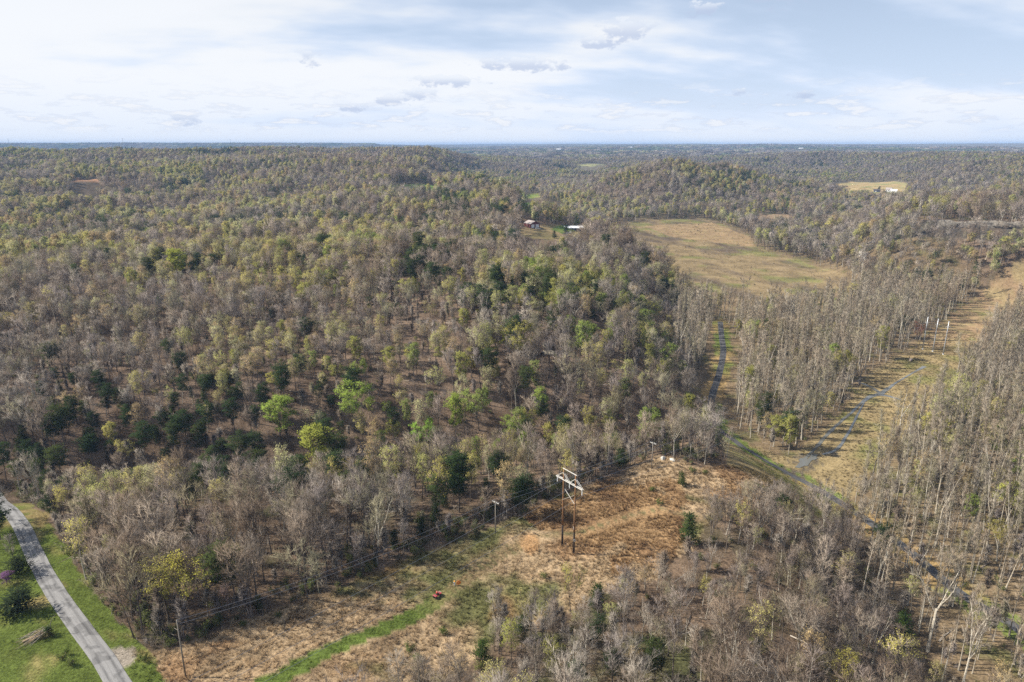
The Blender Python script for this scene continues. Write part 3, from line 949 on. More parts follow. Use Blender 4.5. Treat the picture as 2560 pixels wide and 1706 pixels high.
# kinds: list of prototypes, each with near / mid / far forms
KINDS = {
    'bare':    [lambda l, s=s: broadleaf(100 + s, 19 + s % 3, 0.36 + 0.05 * (s % 3), 5.2 + 0.6 * (s % 2), 'fork' if s % 3 else 'round', l) for s in range(8)],
    'slender': [lambda l, s=s: broadleaf(200 + s, 24 + s % 3, 0.42 + 0.06 * (s % 2), 2.3 + 0.3 * (s % 3), 'fork' if s == 5 else 'slim', l) for s in range(6)],
    'budding': [lambda l, s=s: broadleaf(300 + s, 18 + s % 3, 0.36, 4.9 + 0.4 * (s % 2), 'fork' if s % 2 else 'round', l, 1, 0.27, 1.0) for s in range(5)],
    'leafy':   [lambda l, s=s: broadleaf(400 + s, 16 + s % 3, 0.24, 5.0, 'fork' if s % 2 else 'round', l, 3, 0.31, 1.0) for s in range(3)],
    'pine':    [lambda l, s=s: pine(500 + s, 17 + s % 3, 0.42 - 0.1 * (s % 2), 4.0 + 0.5 * (s % 2), l) for s in range(4)],
    'cedar':   [lambda l, s=s: pine(600 + s, 9 + s % 2, 0.05, 2.0 + 0.3 * s, l, 1.0) for s in range(3)],
}
FAR = {
    'bare': [lambda s=s: far_tree(700 + s, 17, 0.35, 4.6, 0) for s in range(4)],
    'budding': [lambda s=s: far_tree(720 + s, 17, 0.30, 4.6, 1.0) for s in range(3)],
    'leafy': [lambda s=s: far_tree(740 + s, 17, 0.25, 4.8, 1.7) for s in range(2)],
    'pine': [lambda s=s: far_tree(760 + s, 16, 0.3, 3.8, 0, True) for s in range(2)],
}
NEAR_PARTS = {}      # kind -> [(trunk mesh, crown mesh)]
PROTO = {}           # (kind, lod) -> [joined object]


def proto_object(name, mb):
    return bpy.data.objects.new(name, mb.mesh(name, soft=0.8, flat=0.9 if 'tuft' in name or 'sward' in name else 0.0))


for kind, fs in KINDS.items():
    NEAR_PARTS[kind] = []
    PROTO[kind, 0] = []; PROTO[kind, 1] = []
    for i, f in enumerate(fs):
        T, C = f(0)
        NEAR_PARTS[kind].append((T.mesh(kind + '_trunk'), C.mesh(kind + '_crown', soft=0.8)))
        PROTO[kind, 0].append(proto_object('p_%s_0_%02d' % (kind, i), T.join(C)))
        T, C = f(1)
        PROTO[kind, 1].append(proto_object('p_%s_1_%02d' % (kind, i), T.join(C)))
for kind, fs in FAR.items():
    PROTO[kind, 2] = []
    for i, f in enumerate(fs):
        T, C = f()
        PROTO[kind, 2].append(proto_object('p_%s_2_%02d' % (kind, i), T.join(C)))
for kind, fs in (('brush', [lambda s=s: shrub(800 + s, 2.6, 1.7, 0) for s in range(3)]), ('bush', [lambda s=s: shrub(820 + s, 2.2, 1.8, 4) for s in range(3)]),
                 ('log', [lambda s=s: fallen(850 + s) for s in range(3)]), ('sapling', [lambda s=s: broadleaf(840 + s, 7.5, 0.3, 1.5, 'slim', 1) for s in range(3)]),
                 ('tuft', [lambda s=s: tuft(860 + s, 0.75, 0.55) for s in range(4)]), ('tall_tuft', [lambda s=s: tuft(870 + s, 1.15, 0.4, 24, 0.10) for s in range(3)]),
                 ('sward', [lambda s=s: tuft(880 + s, 0.16, 0.5, 26, 0.09) for s in range(3)])):
    NEAR_PARTS[kind] = []; PROTO[kind, 0] = []
    for i, f in enumerate(fs):
        T, C = f()
        if kind in ('brush', 'bush'):
            NEAR_PARTS[kind].append((T.mesh(kind + '_stems', [BARK]), C.mesh(kind + '_crown', soft=0.8)))
        PROTO[kind, 0].append(proto_object('p_%s_%02d' % (kind, i), T.join(C)))
# a stretch of distant canopy: some forty crowns each
PROTO['canopy', 0] = []
for i in range(4):
    rng = np.random.RandomState(900 + i)
    mb = MB()
    for k in range(42):
        c = np.array([rng.uniform(-34, 34), rng.uniform(-34, 34), 0])
        h = rng.uniform(12, 19)
        for j in range(11):
            d = unit(rng.normal(size=3)); d[2] = abs(d[2])
            p = c + d * np.array([4.6, 4.6, 6.0]) + UP * (h - 6)
            mb.spike(p - UP * 2.5, p + unit(d + UP) * 1.8, 3.2, rng, 1)
    PROTO['canopy', 0].append(proto_object('p_canopy_%02d' % i, mb))

# ------------------------------------------------------------------ where the trees stand
RND = np.random.RandomState(4)
TWIGS = np.array([(0.335, 0.300, 0.265), (0.280, 0.232, 0.190), (0.300, 0.265, 0.250), (0.385, 0.345, 0.300), (0.255, 0.210, 0.172), (0.310, 0.290, 0.205)])
PALE = np.array([(0.380, 0.330, 0.262), (0.405, 0.358, 0.292), (0.345, 0.288, 0.224), (0.362, 0.330, 0.235)])
BUDS = np.array([(0.385, 0.355, 0.100), (0.340, 0.350, 0.120), (0.375, 0.375, 0.190), (0.330, 0.300, 0.120), (0.350, 0.265, 0.135)])
GREENS = np.array([(0.250, 0.320, 0.075), (0.260, 0.310, 0.095), (0.345, 0.350, 0.095), (0.385, 0.360, 0.100)])
NEEDLES = np.array([(0.045, 0.070, 0.028), (0.055, 0.078, 0.030), (0.038, 0.060, 0.026), (0.065, 0.085, 0.030)])


def scatter_grid(r0, r1, half, step, seed, wild=0.48):
    rs = np.random.RandomState(seed)
    xm = r1 * math.sin(rad(half))
    gx, gy = np.meshgrid(np.arange(-xm, xm, step), np.arange(r0 * math.cos(rad(half)) * 0.7, r1, step))
    x = (gx + rs.uniform(-wild, wild, gx.shape) * step).ravel(); y = (gy + rs.uniform(-wild, wild, gy.shape) * step).ravel()
    r = np.hypot(x, y); a = np.degrees(np.arctan2(x, y))
    k = (r >= r0) & (r < r1) & (np.abs(a) < half)
    return x[k], y[k]


def open_ground(x, y, pad=0.0):
    M = masks(x, y)
    o = np.zeros(len(x), bool)
    for v in M.values(): o |= v
    d, _ = poly_dist(x, y, W['road_near']); o |= (d < 6.5) & (np.hypot(x, y) < 400)
    o |= field_reach(x, y)
    for p in W['cliff'][:5]:
        for s in (0.98, 0.955): o |= np.hypot(x - p[0] * s, y - p[1] * s) < 4
    for p in W['ledges'][:5]:
        for s in (0.99, 0.965): o |= np.hypot(x - p[0] * s, (y - p[1] * s)) < 8
    d, _ = poly_dist(x, y, W['road_valley']); o |= ((d < 5.0) & (y > 225)) | (d < 2.6) | ((d < 11.0) & (y < 460) & (y > 240) & (x < 150))
    for k in ('stream_main', 'stream_d'):
        d, _ = poly_dist(x, y, W[k]); o |= d < 5
    o |= in_poly(x, y, W['pond']) | in_poly(x, y, W['pond_b'])
    return o


def plant(r0, r1, half, step, seed, lod):
    """positions, kinds and colours of the wild trees between two distances"""
    x, y = scatter_grid(r0, r1, half, step, seed, 0.85)
    k = ~open_ground(x, y)
    x, y = x[k], y[k]
    r = np.hypot(x, y); a = np.degrees(np.arctan2(x, y))
    rs = np.random.RandomState(seed + 1)
    keep = rs.uniform(size=len(x)) < np.where((np.abs(poly_dist(x, y, VALLEY)[0]) < 130) & (r < 650), np.interp(r, [140, 250], [0.7, 1.0]), np.clip(np.where((y - 0.25 * x > 250) & (r < 520), 0.90, 1.0) + 0.6 * fbm(x, y, 45, 300, 3), 0.25, 1))
    x, y, r, a = x[keep], y[keep], r[keep], a[keep]
    n = len(x)
    dV, hw = poly_dist(x, y, VALLEY, VALLEY_HW)
    val = (dV < hw + 15) & (r < 700)
    dR, _ = poly_dist(x, y, RAVINE)
    u = rs.uniform(size=n)
    kind = np.where(val, 'slender', 'bare').astype(object)
    patch = fbm(x, y, np.maximum(60, 60), 310, 4)
    patch2 = fbm(x, y, 240, 315, 3)
    # leafing-out trees come in drifts, more of them on the left-hand hills
    pb = np.clip(0.19 + 0.75 * patch + 0.35 * patch2, 0.04, 0.85)
    pb = pb * np.where(val, 0.18, 1.0) * np.interp(r, [0, 190, 260, 520, 1500, 3500], [0.45, 0.7, 1.1, 2.0, 1.9, 1.5]) * np.interp(a, [-40, 0, 15, 40], [1.25, 1.0, 0.65, 0.8])
    drift = np.exp(-(((x + 5) / 70) ** 2 + ((y - 252) / 34) ** 2)) * np.where(val, 0.3, 1)
    pb = np.maximum(pb, 0.75 * drift)
    bud = u < pb
    kind[bud] = 'budding'
    strong = bud & (rs.uniform(size=n) < np.clip(0.15 + 0.7 * patch2, 0.05, 0.4)) & (r > 240) | (bud & (rs.uniform(size=n) < 0.6 * drift))
    kind[strong] = 'leafy'
    # evergreens: along the ravine, at the clearing edge, in scattered groves
    pp = fbm(x, y, 75, 330, 3)
    pr = np.clip(sstep(0.20, 0.45, pp) * 0.6 + 0.02, 0, 1) * np.where(val, 0.1, 1)
    rav = np.exp(-((dR - 2) / 37) ** 2) * np.interp(x, [-400, -190, -90, -20, 40], [0.8, 0.85, 0.8, 0.35, 0.05])
    pr = pr * np.where(((x > 20) & (r < 330)) | (y < x + 152), 0.12, 1.0)
    pr = np.maximum(pr, rav * np.maximum(sstep(-0.3, 0.2, fbm(x, y, 30, 335, 2)), sstep(-60, -110, x) * 0.85))
    pr = np.maximum(pr, 0.75 * np.exp(-(((x - 470) / 55) ** 2 + ((y - 1470) / 60) ** 2)))
    ev = rs.uniform(size=n) < pr
    kind[ev] = 'pine'
    edge = np.zeros(n, bool)
    if lod < 2:
        ced = ev & (rs.uniform(size=n) < 0.22)
        kind[ced] = 'cedar'
        dc, _ = poly_dist(x, y, W['clearing'] + [W['clearing'][0]])
        edge = (dc < 7) & (rs.uniform(size=n) < 0.16) & ~val & (y > x * 1.0 + 152)
        kind[edge] = 'cedar'
    tint = TWIGS[rs.randint(0, len(TWIGS), n)] * rs.uniform(0.8, 1.2, (n, 1))
    tv = PALE[rs.randint(0, len(PALE), n)] * rs.uniform(0.85, 1.15, (n, 1))
    tint = np.where(val[:, None], tv, tint)
    warm = sstep(-0.2, 0.4, fbm(x, y, 120, 340, 3))[:, None]
    tint = tint * (1 - 0.12 * warm * np.array([[0, .5, 1.0]]))
    bark = np.where(val[:, None], np.array([[0.33, 0.295, 0.24]]), np.array([[0.155, 0.130, 0.110]])) * rs.uniform(0.65, 1.25, (n, 1))
    pale = rs.uniform(size=n) < np.where(val, 0.2, np.where(y < x * 1.0 + 120, 0.4, 0.12))
    bark = np.where(pale[:, None], np.array([[0.45, 0.42, 0.36]]) * rs.uniform(.8, 1.2, (n, 1)), bark)
    leaf = BUDS[rs.randint(0, len(BUDS), n)] * rs.uniform(1.05, 1.5, (n, 1))
    isl = kind == 'leafy'
    leaf[isl] = (GREENS[rs.randint(0, len(GREENS), n)] * rs.uniform(0.75, 1.1, (n, 1)))[isl]
    ise = (kind == 'pine') | (kind == 'cedar')
    leaf[ise] = (NEEDLES[rs.randint(0, len(NEEDLES), n)] * rs.uniform(0.8, 1.3, (n, 1)))[ise]
    s = rs.uniform(0.62, 1.2, n) * np.where(val, np.interp(r, [130, 200, 300, 500], [0.66, 0.78, 0.93, 1.0]), np.interp(r, [150, 260, 500], [0.84, 0.84, 0.95]))
    s = np.where((rs.uniform(size=n) < 0.22), s * 0.72, s) * np.where(val, 1.0, 1 + 0.42 * fbm(x, y, 70, 345, 2))
    s = np.where(~val & (r < 300), np.clip(s, 0.5, 0.98), np.clip(s, 0.5, 1.35))
    s = np.where(~val & (dR < 48) & (y < 0.2 * x + 256) & (x > -190) & (x < 45), s * 0.76, s)
    # the strip of young trees in front of the clearing is lower
    dcl, _ = poly_dist(x, y, W['clearing'] + [W['clearing'][0]])
    s = np.where((r < 230) & (~val) & (y < x + 150) & (x > -40), s * np.interp(dcl, [0, 8, 30], [0.72, 0.80, 1.05]), s)
    s = np.where(edge, s * 0.75, s)
    scl = np.stack([s * rs.uniform(0.88, 1.15, n), s * rs.uniform(0.88, 1.15, n), s * rs.uniform(0.92, 1.1, n)], 1)
    rot = np.stack([rs.normal(0, 0.05, n), rs.normal(0, 0.05, n), rs.uniform(0, 6.28, n)], 1)
    z = height(x, y) - 0.15
    return dict(x=x, y=y, z=z, kind=kind, tint=tint, bark=bark, leaf=leaf, scl=scl, rot=rot, val=val)


def sel(D, m):
    return {k: v[m] for k, v in D.items()}


def stuff(name, label, D, idx, protos, cat='woods'):
    """one object that carries many instances"""
    n = len(D['x'])
    if n == 0: return None
    me = bpy.data.meshes.new(name)
    me.vertices.add(n)
    me.vertices.foreach_set('co', np.stack([D['x'], D['y'], D['z']], 1).astype(np.float32).ravel())
    for nm, ty, ar, fld in (('pick', 'INT', np.asarray(idx, np.int32), 'value'), ('rot', 'FLOAT_VECTOR', D['rot'], 'vector'), ('scl', 'FLOAT_VECTOR', D['scl'], 'vector')):
        at = me.attributes.new(nm, ty, 'POINT'); at.data.foreach_set(fld, np.asarray(ar, np.int32 if ty == 'INT' else np.float32).ravel())
    for nm, key in (('tint', 'tint'), ('leafc', 'leaf'), ('barkc', 'bark')):
        at = me.attributes.new(nm, 'FLOAT_COLOR', 'POINT')
        at.data.foreach_set('color', np.concatenate([D[key], np.ones((n, 1))], 1).astype(np.float32).ravel())
    o = add(name, me, kind='stuff', label=label, category=cat)
    coll = bpy.data.collections.new('protos_' + name)
    for p in protos: coll.objects.link(p)
    g = bpy.data.node_groups.new('scatter_' + name, 'GeometryNodeTree')
    g.interface.new_socket('Geometry', in_out='INPUT', socket_type='NodeSocketGeometry')
    g.interface.new_socket('Geometry', in_out='OUTPUT', socket_type='NodeSocketGeometry')
    nd, ln = g.nodes, g.links
    gi, go = nd.new('NodeGroupInput'), nd.new('NodeGroupOutput')
    ci = nd.new('GeometryNodeCollectionInfo'); ci.inputs['Collection'].default_value = coll
    ci.inputs['Separate Children'].default_value = True; ci.inputs['Reset Children'].default_value = True
    ip = nd.new('GeometryNodeInstanceOnPoints'); ip.inputs['Pick Instance'].default_value = True
    def attr(nm, ty):
        a = nd.new('GeometryNodeInputNamedAttribute'); a.data_type = ty; a.inputs['Name'].default_value = nm
        return a.outputs[0]
    e = nd.new('FunctionNodeEulerToRotation')
    ln.new(attr('rot', 'FLOAT_VECTOR'), e.inputs[0])
    ln.new(gi.outputs[0], ip.inputs['Points']); ln.new(ci.outputs[0], ip.inputs['Instance'])
    ln.new(attr('pick', 'INT'), ip.inputs['Instance Index']); ln.new(e.outputs[0], ip.inputs['Rotation'])
    ln.new(attr('scl', 'FLOAT_VECTOR'), ip.inputs['Scale'])
    ln.new(ip.outputs[0], go.inputs[0])
    mod = o.modifiers.new('scatter', 'NODES'); mod.node_group = g
    return o


def pick(D, table, seed):
    """prototype list and the index of each point into it (names sort in list order)"""
    rs = np.random.RandomState(seed)
    kinds = sorted(set(D['kind']))
    protos, off = [], {}
    for k in kinds:
        off[k] = len(protos); protos += table(k)
    srt = sorted(range(len(protos)), key=lambda i: protos[i].name)
    rank = {i: r_ for r_, i in enumerate(srt)}
    idx = [rank[off[k] + rs.randint(len(table(k)))] for k in D['kind']]
    return protos, np.array(idx, np.int32)


near = plant(60, 620, 46, 5.8, 40, 0)
front = plant(60, 235, 46, 5.3, 39, 0)
front = sel(front, (front['y'] < front['x'] + 146) & (front['x'] > -45) & ~front['val'])
vall = plant(150, 700, 46, 8.5, 38, 0)
vall = sel(vall, vall['val'])
near = {k: np.concatenate([near[k], front[k], vall[k]]) for k in near}
mid = plant(620, 1900, 43, 6.8, 41, 1)
far = plant(1900, 3600, 41, 8.0, 42, 2)
for D in (far,):
    D['scl'] = D['scl'] * np.array([[1.15, 1.15, 1.05]]); D['tint'] = (D['tint'] * 0.75 + 0.25 * np.array([[0.27, 0.225, 0.205]])) * 0.82; D['leaf'] = D['leaf'] * 0.85
    D['kind'] = np.array(['bare' if k == 'slender' else ('pine' if k == 'cedar' else k) for k in D['kind']], object)
# ------------------------------------------------------------------ trees one can point at
YG = (0.36, 0.35, 0.075); LIME = (0.27, 0.36, 0.075); OLIVE = (0.30, 0.29, 0.085); DARK = (0.040, 0.066, 0.026)
GREY = (0.255, 0.22, 0.19); PALEB = (0.46, 0.43, 0.37); DKB = (0.13, 0.108, 0.09)
SPECIAL = [  # kind, scale (width, height), leaf, twig, bark, name, category, label
    ('budding', (1.22, .80), (.46, .43, .10), (.27, .22, .13), DKB, 'budding_tree', 'budding tree', 'broad yellow-tipped budding tree at the wood edge, nearest the near utility pole'),
    ('budding', (1.12, .86), (.48, .45, .09), (.27, .22, .13), DKB, 'budding_tree', 'budding tree', 'yellow-topped budding tree standing between its broad twin and a small pinkish tree'),
    ('bare', (0.50, .50), OLIVE, (.34, .25, .23), DKB, 'bare_tree', 'bare tree', 'small pinkish grey bare tree beside the yellow-tipped pair at the wood edge'),
    ('leafy', (1.59, 1.08), LIME, (.24, .26, .10), DKB, 'leafing_tree', 'leafing tree', 'round bright lime green tree below the tall pine of the ravine'),
    ('leafy', (1.45, 1.19), LIME, (.24, .26, .10), DKB, 'leafing_tree', 'leafing tree', 'tall bright green tree in mid ravine, beneath two dark pines'),
    ('leafy', (1.00, 1.08), (.30, .38, .07), (.26, .28, .10), DKB, 'leafing_tree', 'leafing tree', 'narrow vivid lime tree standing alone in the dark hollow of the ravine'),
    ('leafy', (1.84, 1.19), (.31, .34, .07), (.27, .25, .10), DKB, 'leafing_tree', 'leafing tree', 'widest yellow-green tree in front of the ravine pines'),
    ('leafy', (1.02, 0.86), (.22, .36, .06), (.25, .26, .10), DKB, 'leafing_tree', 'leafing tree', 'small light green tree just above the yellow bush-like tree and big pine'),
    ('leafy', (1.09, 0.59), (.42, .40, .05), (.28, .26, .10), DKB, 'leafing_tree', 'leafing tree', 'low vivid yellow tree tucked against the large dark pine'),
    ('pine', (1.11, 1.05), (.045, .075, .028), GREY, DKB, 'pine_tree', 'pine tree', 'largest dark pine with open crown in the woods left of the power line frame'),
    ('pine', (1.19, 1.05), DARK, GREY, DKB, 'pine_tree', 'pine tree', 'broad dark pine on the far side of the ravine above the round lime tree'),
    ('pine', (1.02, 1.0), DARK, GREY, DKB, 'pine_tree', 'pine tree', 'dark pine leaning over the ravine above the tall bright green tree'),
    ('cedar', (1.15, 1.1), (.05, .08, .026), GREY, DKB, 'cedar_tree', 'cedar tree', 'dark green cedar at the right end of the orange grass'),
    ('cedar', (0.70, .5), (.06, .09, .026), GREY, DKB, 'cedar_tree', 'cedar tree', 'small cedar on the shaded side of the knoll with white boulders'),
    ('budding', (0.64, .62), (.34, .36, .08), (.28, .25, .17), DKB, 'budding_tree', 'budding tree', 'young tree with yellow-green top at the lower edge of the clearing'),
    ('budding', (0.59, .62), (.31, .31, .08), (.28, .25, .17), DKB, 'budding_tree', 'budding tree', 'olive tinged young tree cut by the bottom edge of the view'),
    ('budding', (0.51, .64), (.40, .38, .09), (.30, .26, .17), DKB, 'budding_tree', 'budding tree', 'thin pale yellow sapling right below the tall power line frame'),
    ('cedar', (0.72, .62), (.06, .10, .026), GREY, DKB, 'cedar_tree', 'cedar tree', 'small bright green cedar beside the yellow-topped young tree at the bottom'),
    ('cedar', (0.95, .72), (.05, .08, .025), GREY, DKB, 'cedar_tree', 'cedar tree', 'dark cedar behind grey saplings, below the right leg of the power line frame'),
    ('cedar', (1.90, .62), (.035, .05, .024), GREY, DKB, 'cedar_tree', 'cedar tree', 'wide low dark cedar on the lawn by the country road'),
    ('cedar', (1.30, .62), (.045, .06, .026), GREY, DKB, 'cedar_tree', 'cedar tree', 'dark evergreen between road and purple flowering bush'),
    ('leafy', (0.40, 0.22), (.23, .12, .25), (.22, .15, .2), DKB, 'redbud_bush', 'flowering bush', 'small purple flowering bush on the lawn at the left edge'),
    ('bare', (0.50, .46), OLIVE, (.26, .23, .21), DKB, 'bare_tree', 'bare tree', 'small bare grey tree overhanging the shaded stretch of country road'),
    ('pine', (0.74, .6), DARK, GREY, DKB, 'pine_tree', 'pine tree', 'dark pine at the left edge shading the far bend of the country road'),
    ('bare', (1.24, 1.35), OLIVE, (.62, .58, .52), (.72, .69, .63), 'bare_tree', 'bare tree', 'big bone-white bare sycamore at the lower end of the wide field'),
    ('bare', (0.80, .85), (.40, .15, .09), (.36, .18, .13), DKB, 'bare_tree', 'bare tree', 'reddish budding maple left of the three steel poles'),
    ('leafy', (1.72, 1.13), (.33, .36, .07), (.27, .25, .10), DKB, 'leafing_tree', 'leafing tree', 'large yellow-green tree alone among bare woods on the upper left slope'),
    ('cedar', (1.10, .7), (.075, .12, .03), GREY, DKB, 'cedar_tree', 'cedar tree', 'round bright green evergreen among pale trunks at the lower right'),
    ('budding', (0.98, .75), (.33, .30, .08), (.30, .25, .12), PALEB, 'budding_tree', 'budding tree', 'golden budding tree between pale trunks at the right edge'),
    ('budding', (0.82, .72), (.36, .33, .08), (.30, .25, .12), DKB, 'budding_tree', 'budding tree', 'yellow-green tree top poking up at the bottom edge of the lower right woods'),
    ('cedar', (1.70, 1.25), (.032, .05, .026), GREY, DKB, 'cedar_tree', 'cedar tree', 'tall dark cedar in front of the long white-roofed house'),
    ('cedar', (1.20, .8), (.036, .055, .026), GREY, DKB, 'cedar_tree', 'cedar tree', 'smaller dark cedar in the rough grass below the white-roofed house'),
    ('cedar', (1.20, .8), (.035, .05, .026), GREY, DKB, 'cedar_tree', 'cedar tree', 'lone dark cedar at the left edge of the wide tan field'),
    ('bare', (0.76, .95), OLIVE, (.33, .30, .26), (.36, .33, .28), 'bare_tree', 'bare tree', 'tall pale bare tree by the far bend of the country road'),
    ('bare', (1.08, 1.18), OLIVE, (.38, .33, .27), (.50, .46, .39), 'bare_tree', 'bare tree', 'tallest forked pale sycamore at the bottom right of the view'),
    ('slender', (1.17, .95), OLIVE, (.36, .32, .26), (.48, .44, .37), 'bare_tree', 'bare tree', 'pale many-stemmed tree just left of the tallest bottom right sycamore'),
    ('slender', (1.03, .85), OLIVE, (.36, .31, .25), (.48, .43, .36), 'bare_tree', 'bare tree', 'slim white-trunked tree in the middle of the lower right woods'),
    ('bare', (0.76, .78), OLIVE, (.35, .30, .27), (.30, .26, .22), 'bare_tree', 'bare tree', 'round pale grey tree at the bottom of the view below the orange grass'),
    ('pine', (0.90, .8), (.05, .085, .028), GREY, DKB, 'pine_tree', 'pine tree', 'rounded green pine at the left edge above the far road bend'),
    ('leafy', (1.02, 0.86), (.36, .38, .08), (.28, .27, .12), DKB, 'leafing_tree', 'leafing tree', 'yellow-green tree at the foot of the pale rock outcrop'),
    ('leafy', (1.16, 1.08), (.27, .34, .09), (.25, .26, .12), DKB, 'leafing_tree', 'leafing tree', 'soft green tree right of the narrow vivid lime tree'),
    ('cedar', (0.95, .8), (.045, .07, .026), GREY, DKB, 'cedar_tree', 'cedar tree', 'leaning dark cedar at the upper corner of the orange grass'),
    ('pine', (0.86, .85), DARK, GREY, DKB, 'pine_tree', 'pine tree', 'dark pine left of the round lime green tree in the ravine'),
    ('pine', (0.82, .9), DARK, GREY, DKB, 'pine_tree', 'pine tree', 'slim dark pine behind the round lime green tree in the ravine'),
    ('pine', (0.98, .75), DARK, GREY, DKB, 'pine_tree', 'pine tree', 'low spreading pine at the left end of the ravine'),
    ('pine', (1.07, .8), DARK, GREY, DKB, 'pine_tree', 'pine tree', 'broad low pine at the foot of the leaf-covered slope'),
    ('pine', (1.07, .85), DARK, GREY, DKB, 'pine_tree', 'pine tree', 'wide dark pine standing alone on the leafy slope beyond the ravine'),
    ('cedar', (0.62, .62), (.035, .055, .025), GREY, DKB, 'cedar_tree', 'cedar tree', 'dark cedar at the shaded wood edge, furthest left of three'),
    ('cedar', (0.75, .72), (.035, .055, .025), GREY, DKB, 'cedar_tree', 'cedar tree', 'dark cedar at the shaded wood edge, middle of three'),
    ('cedar', (0.85, .78), (.04, .06, .025), GREY, DKB, 'cedar_tree', 'cedar tree', 'dark cedar at the shaded wood edge, nearest the mid utility pole'),
    ('pine', (1.07, .9), (.036, .055, .026), GREY, DKB, 'pine_tree', 'pine tree', 'dark pine behind the yard between barn and white-roofed house'),
    ('pine', (1.15, 1.0), (.034, .052, .026), GREY, DKB, 'pine_tree', 'pine tree', 'dark pine grove edge just left of the red barn'),
    ('cedar', (1.60, .8), (.05, .07, .03), GREY, DKB, 'cedar_tree', 'cedar tree', 'small tree in the distant farm field left of the white house'),
    ('pine', (.9, .7), DARK, GREY, DKB, 'pine_tree', 'pine tree', 'dark pine left of the lawn whose shadow crosses the country road'),
    ('pine', (.8, .62), DARK, GREY, DKB, 'pine_tree', 'pine tree', 'dark pine at the view edge beside the shaded country road'),
    ('bare', (.8, .6), OLIVE, (.26, .23, .2), DKB, 'bare_tree', 'bare tree', 'bare grey tree left of the far shaded stretch of country road'),
]


def make_tree(name, cat, label, kind, i, loc, rot, scl, tint, leaf, bark, group=None, stems='trunk'):
    root = add(name, None, None, loc, rot, label=label, category=cat)
    root.scale = scl
    if group: root['group'] = group
    tm, cm = NEAR_PARTS[kind][i % len(NEAR_PARTS[kind])]
    for nm, me in ((stems, tm), ('crown', cm)):
        c = add(nm, me, root)
        c['tint'] = [float(q) for q in tint]; c['leafc'] = [float(q) for q in leaf]; c['barkc'] = [float(q) for q in bark]
    return root


spx = np.array([p[0] for p in W['special']]); spy = np.array([p[1] for p in W['special']])
spr = np.array([3.4 * s[1][0] + 1.2 for s in SPECIAL])
for i, (kind, (sx, sz), leaf, tint, bark, name, cat, label) in enumerate(SPECIAL):
    x, y = W['special'][i]
    if kind == 'bare': v = 4 if sz > 1 else 1 + i % 5
    else: v = i
    make_tree(name, cat, label, kind, v, (x, y, hz(x, y) - 0.15), (0, 0, i * 1.7), (sx, sx, sz), tint, leaf, bark)


def clear_of_special(D, f=1.0):
    k = np.ones(len(D['x']), bool)
    for a, b, c in zip(spx, spy, spr):
        k &= np.hypot(D['x'] - a, D['y'] - b) > c * f
        if f >= 1:
            k &= np.hypot(D['x'] - a * 0.955, D['y'] - b * 0.955) > c * 0.95
            k &= (np.hypot(D['x'] - a * 0.92, D['y'] - b * 0.92) > c * 0.75) | (D['scl'][:, 2] < 0.62)
    # keep the sight of the open landmarks: yard, roads and poles stay free of stems
    for key, rr in (('steel_poles', 5), ('pole_t_mid', 4), ('pole_t_far', 4), ('pole_t_near', 4), ('frame_tower', 6), ('barn', 12), ('long_house', 16), ('white_house', 18), ('brush_pile', 6)):
        for p in W[key]:
            k &= np.hypot(D['x'] - p[0], D['y'] - p[1]) > rr
    return sel(D, k)


near = clear_of_special(near)
mid = clear_of_special(mid)


# ------------------------------------------------------------------ which of the wild trees are told apart one by one
def in_view(D, margin=0.03):
    p = rad(16.08)
    dx, dy, dz = D['x'], D['y'], D['z'] + 8 - CAM_Z
    dep = dy * math.cos(p) - dz * math.sin(p)
    u = dx / dep; v = (dy * math.sin(p) + dz * math.cos(p)) / dep
    return (np.abs(u) < 0.75 + margin) & (np.abs(v) < 0.5 + margin), dep


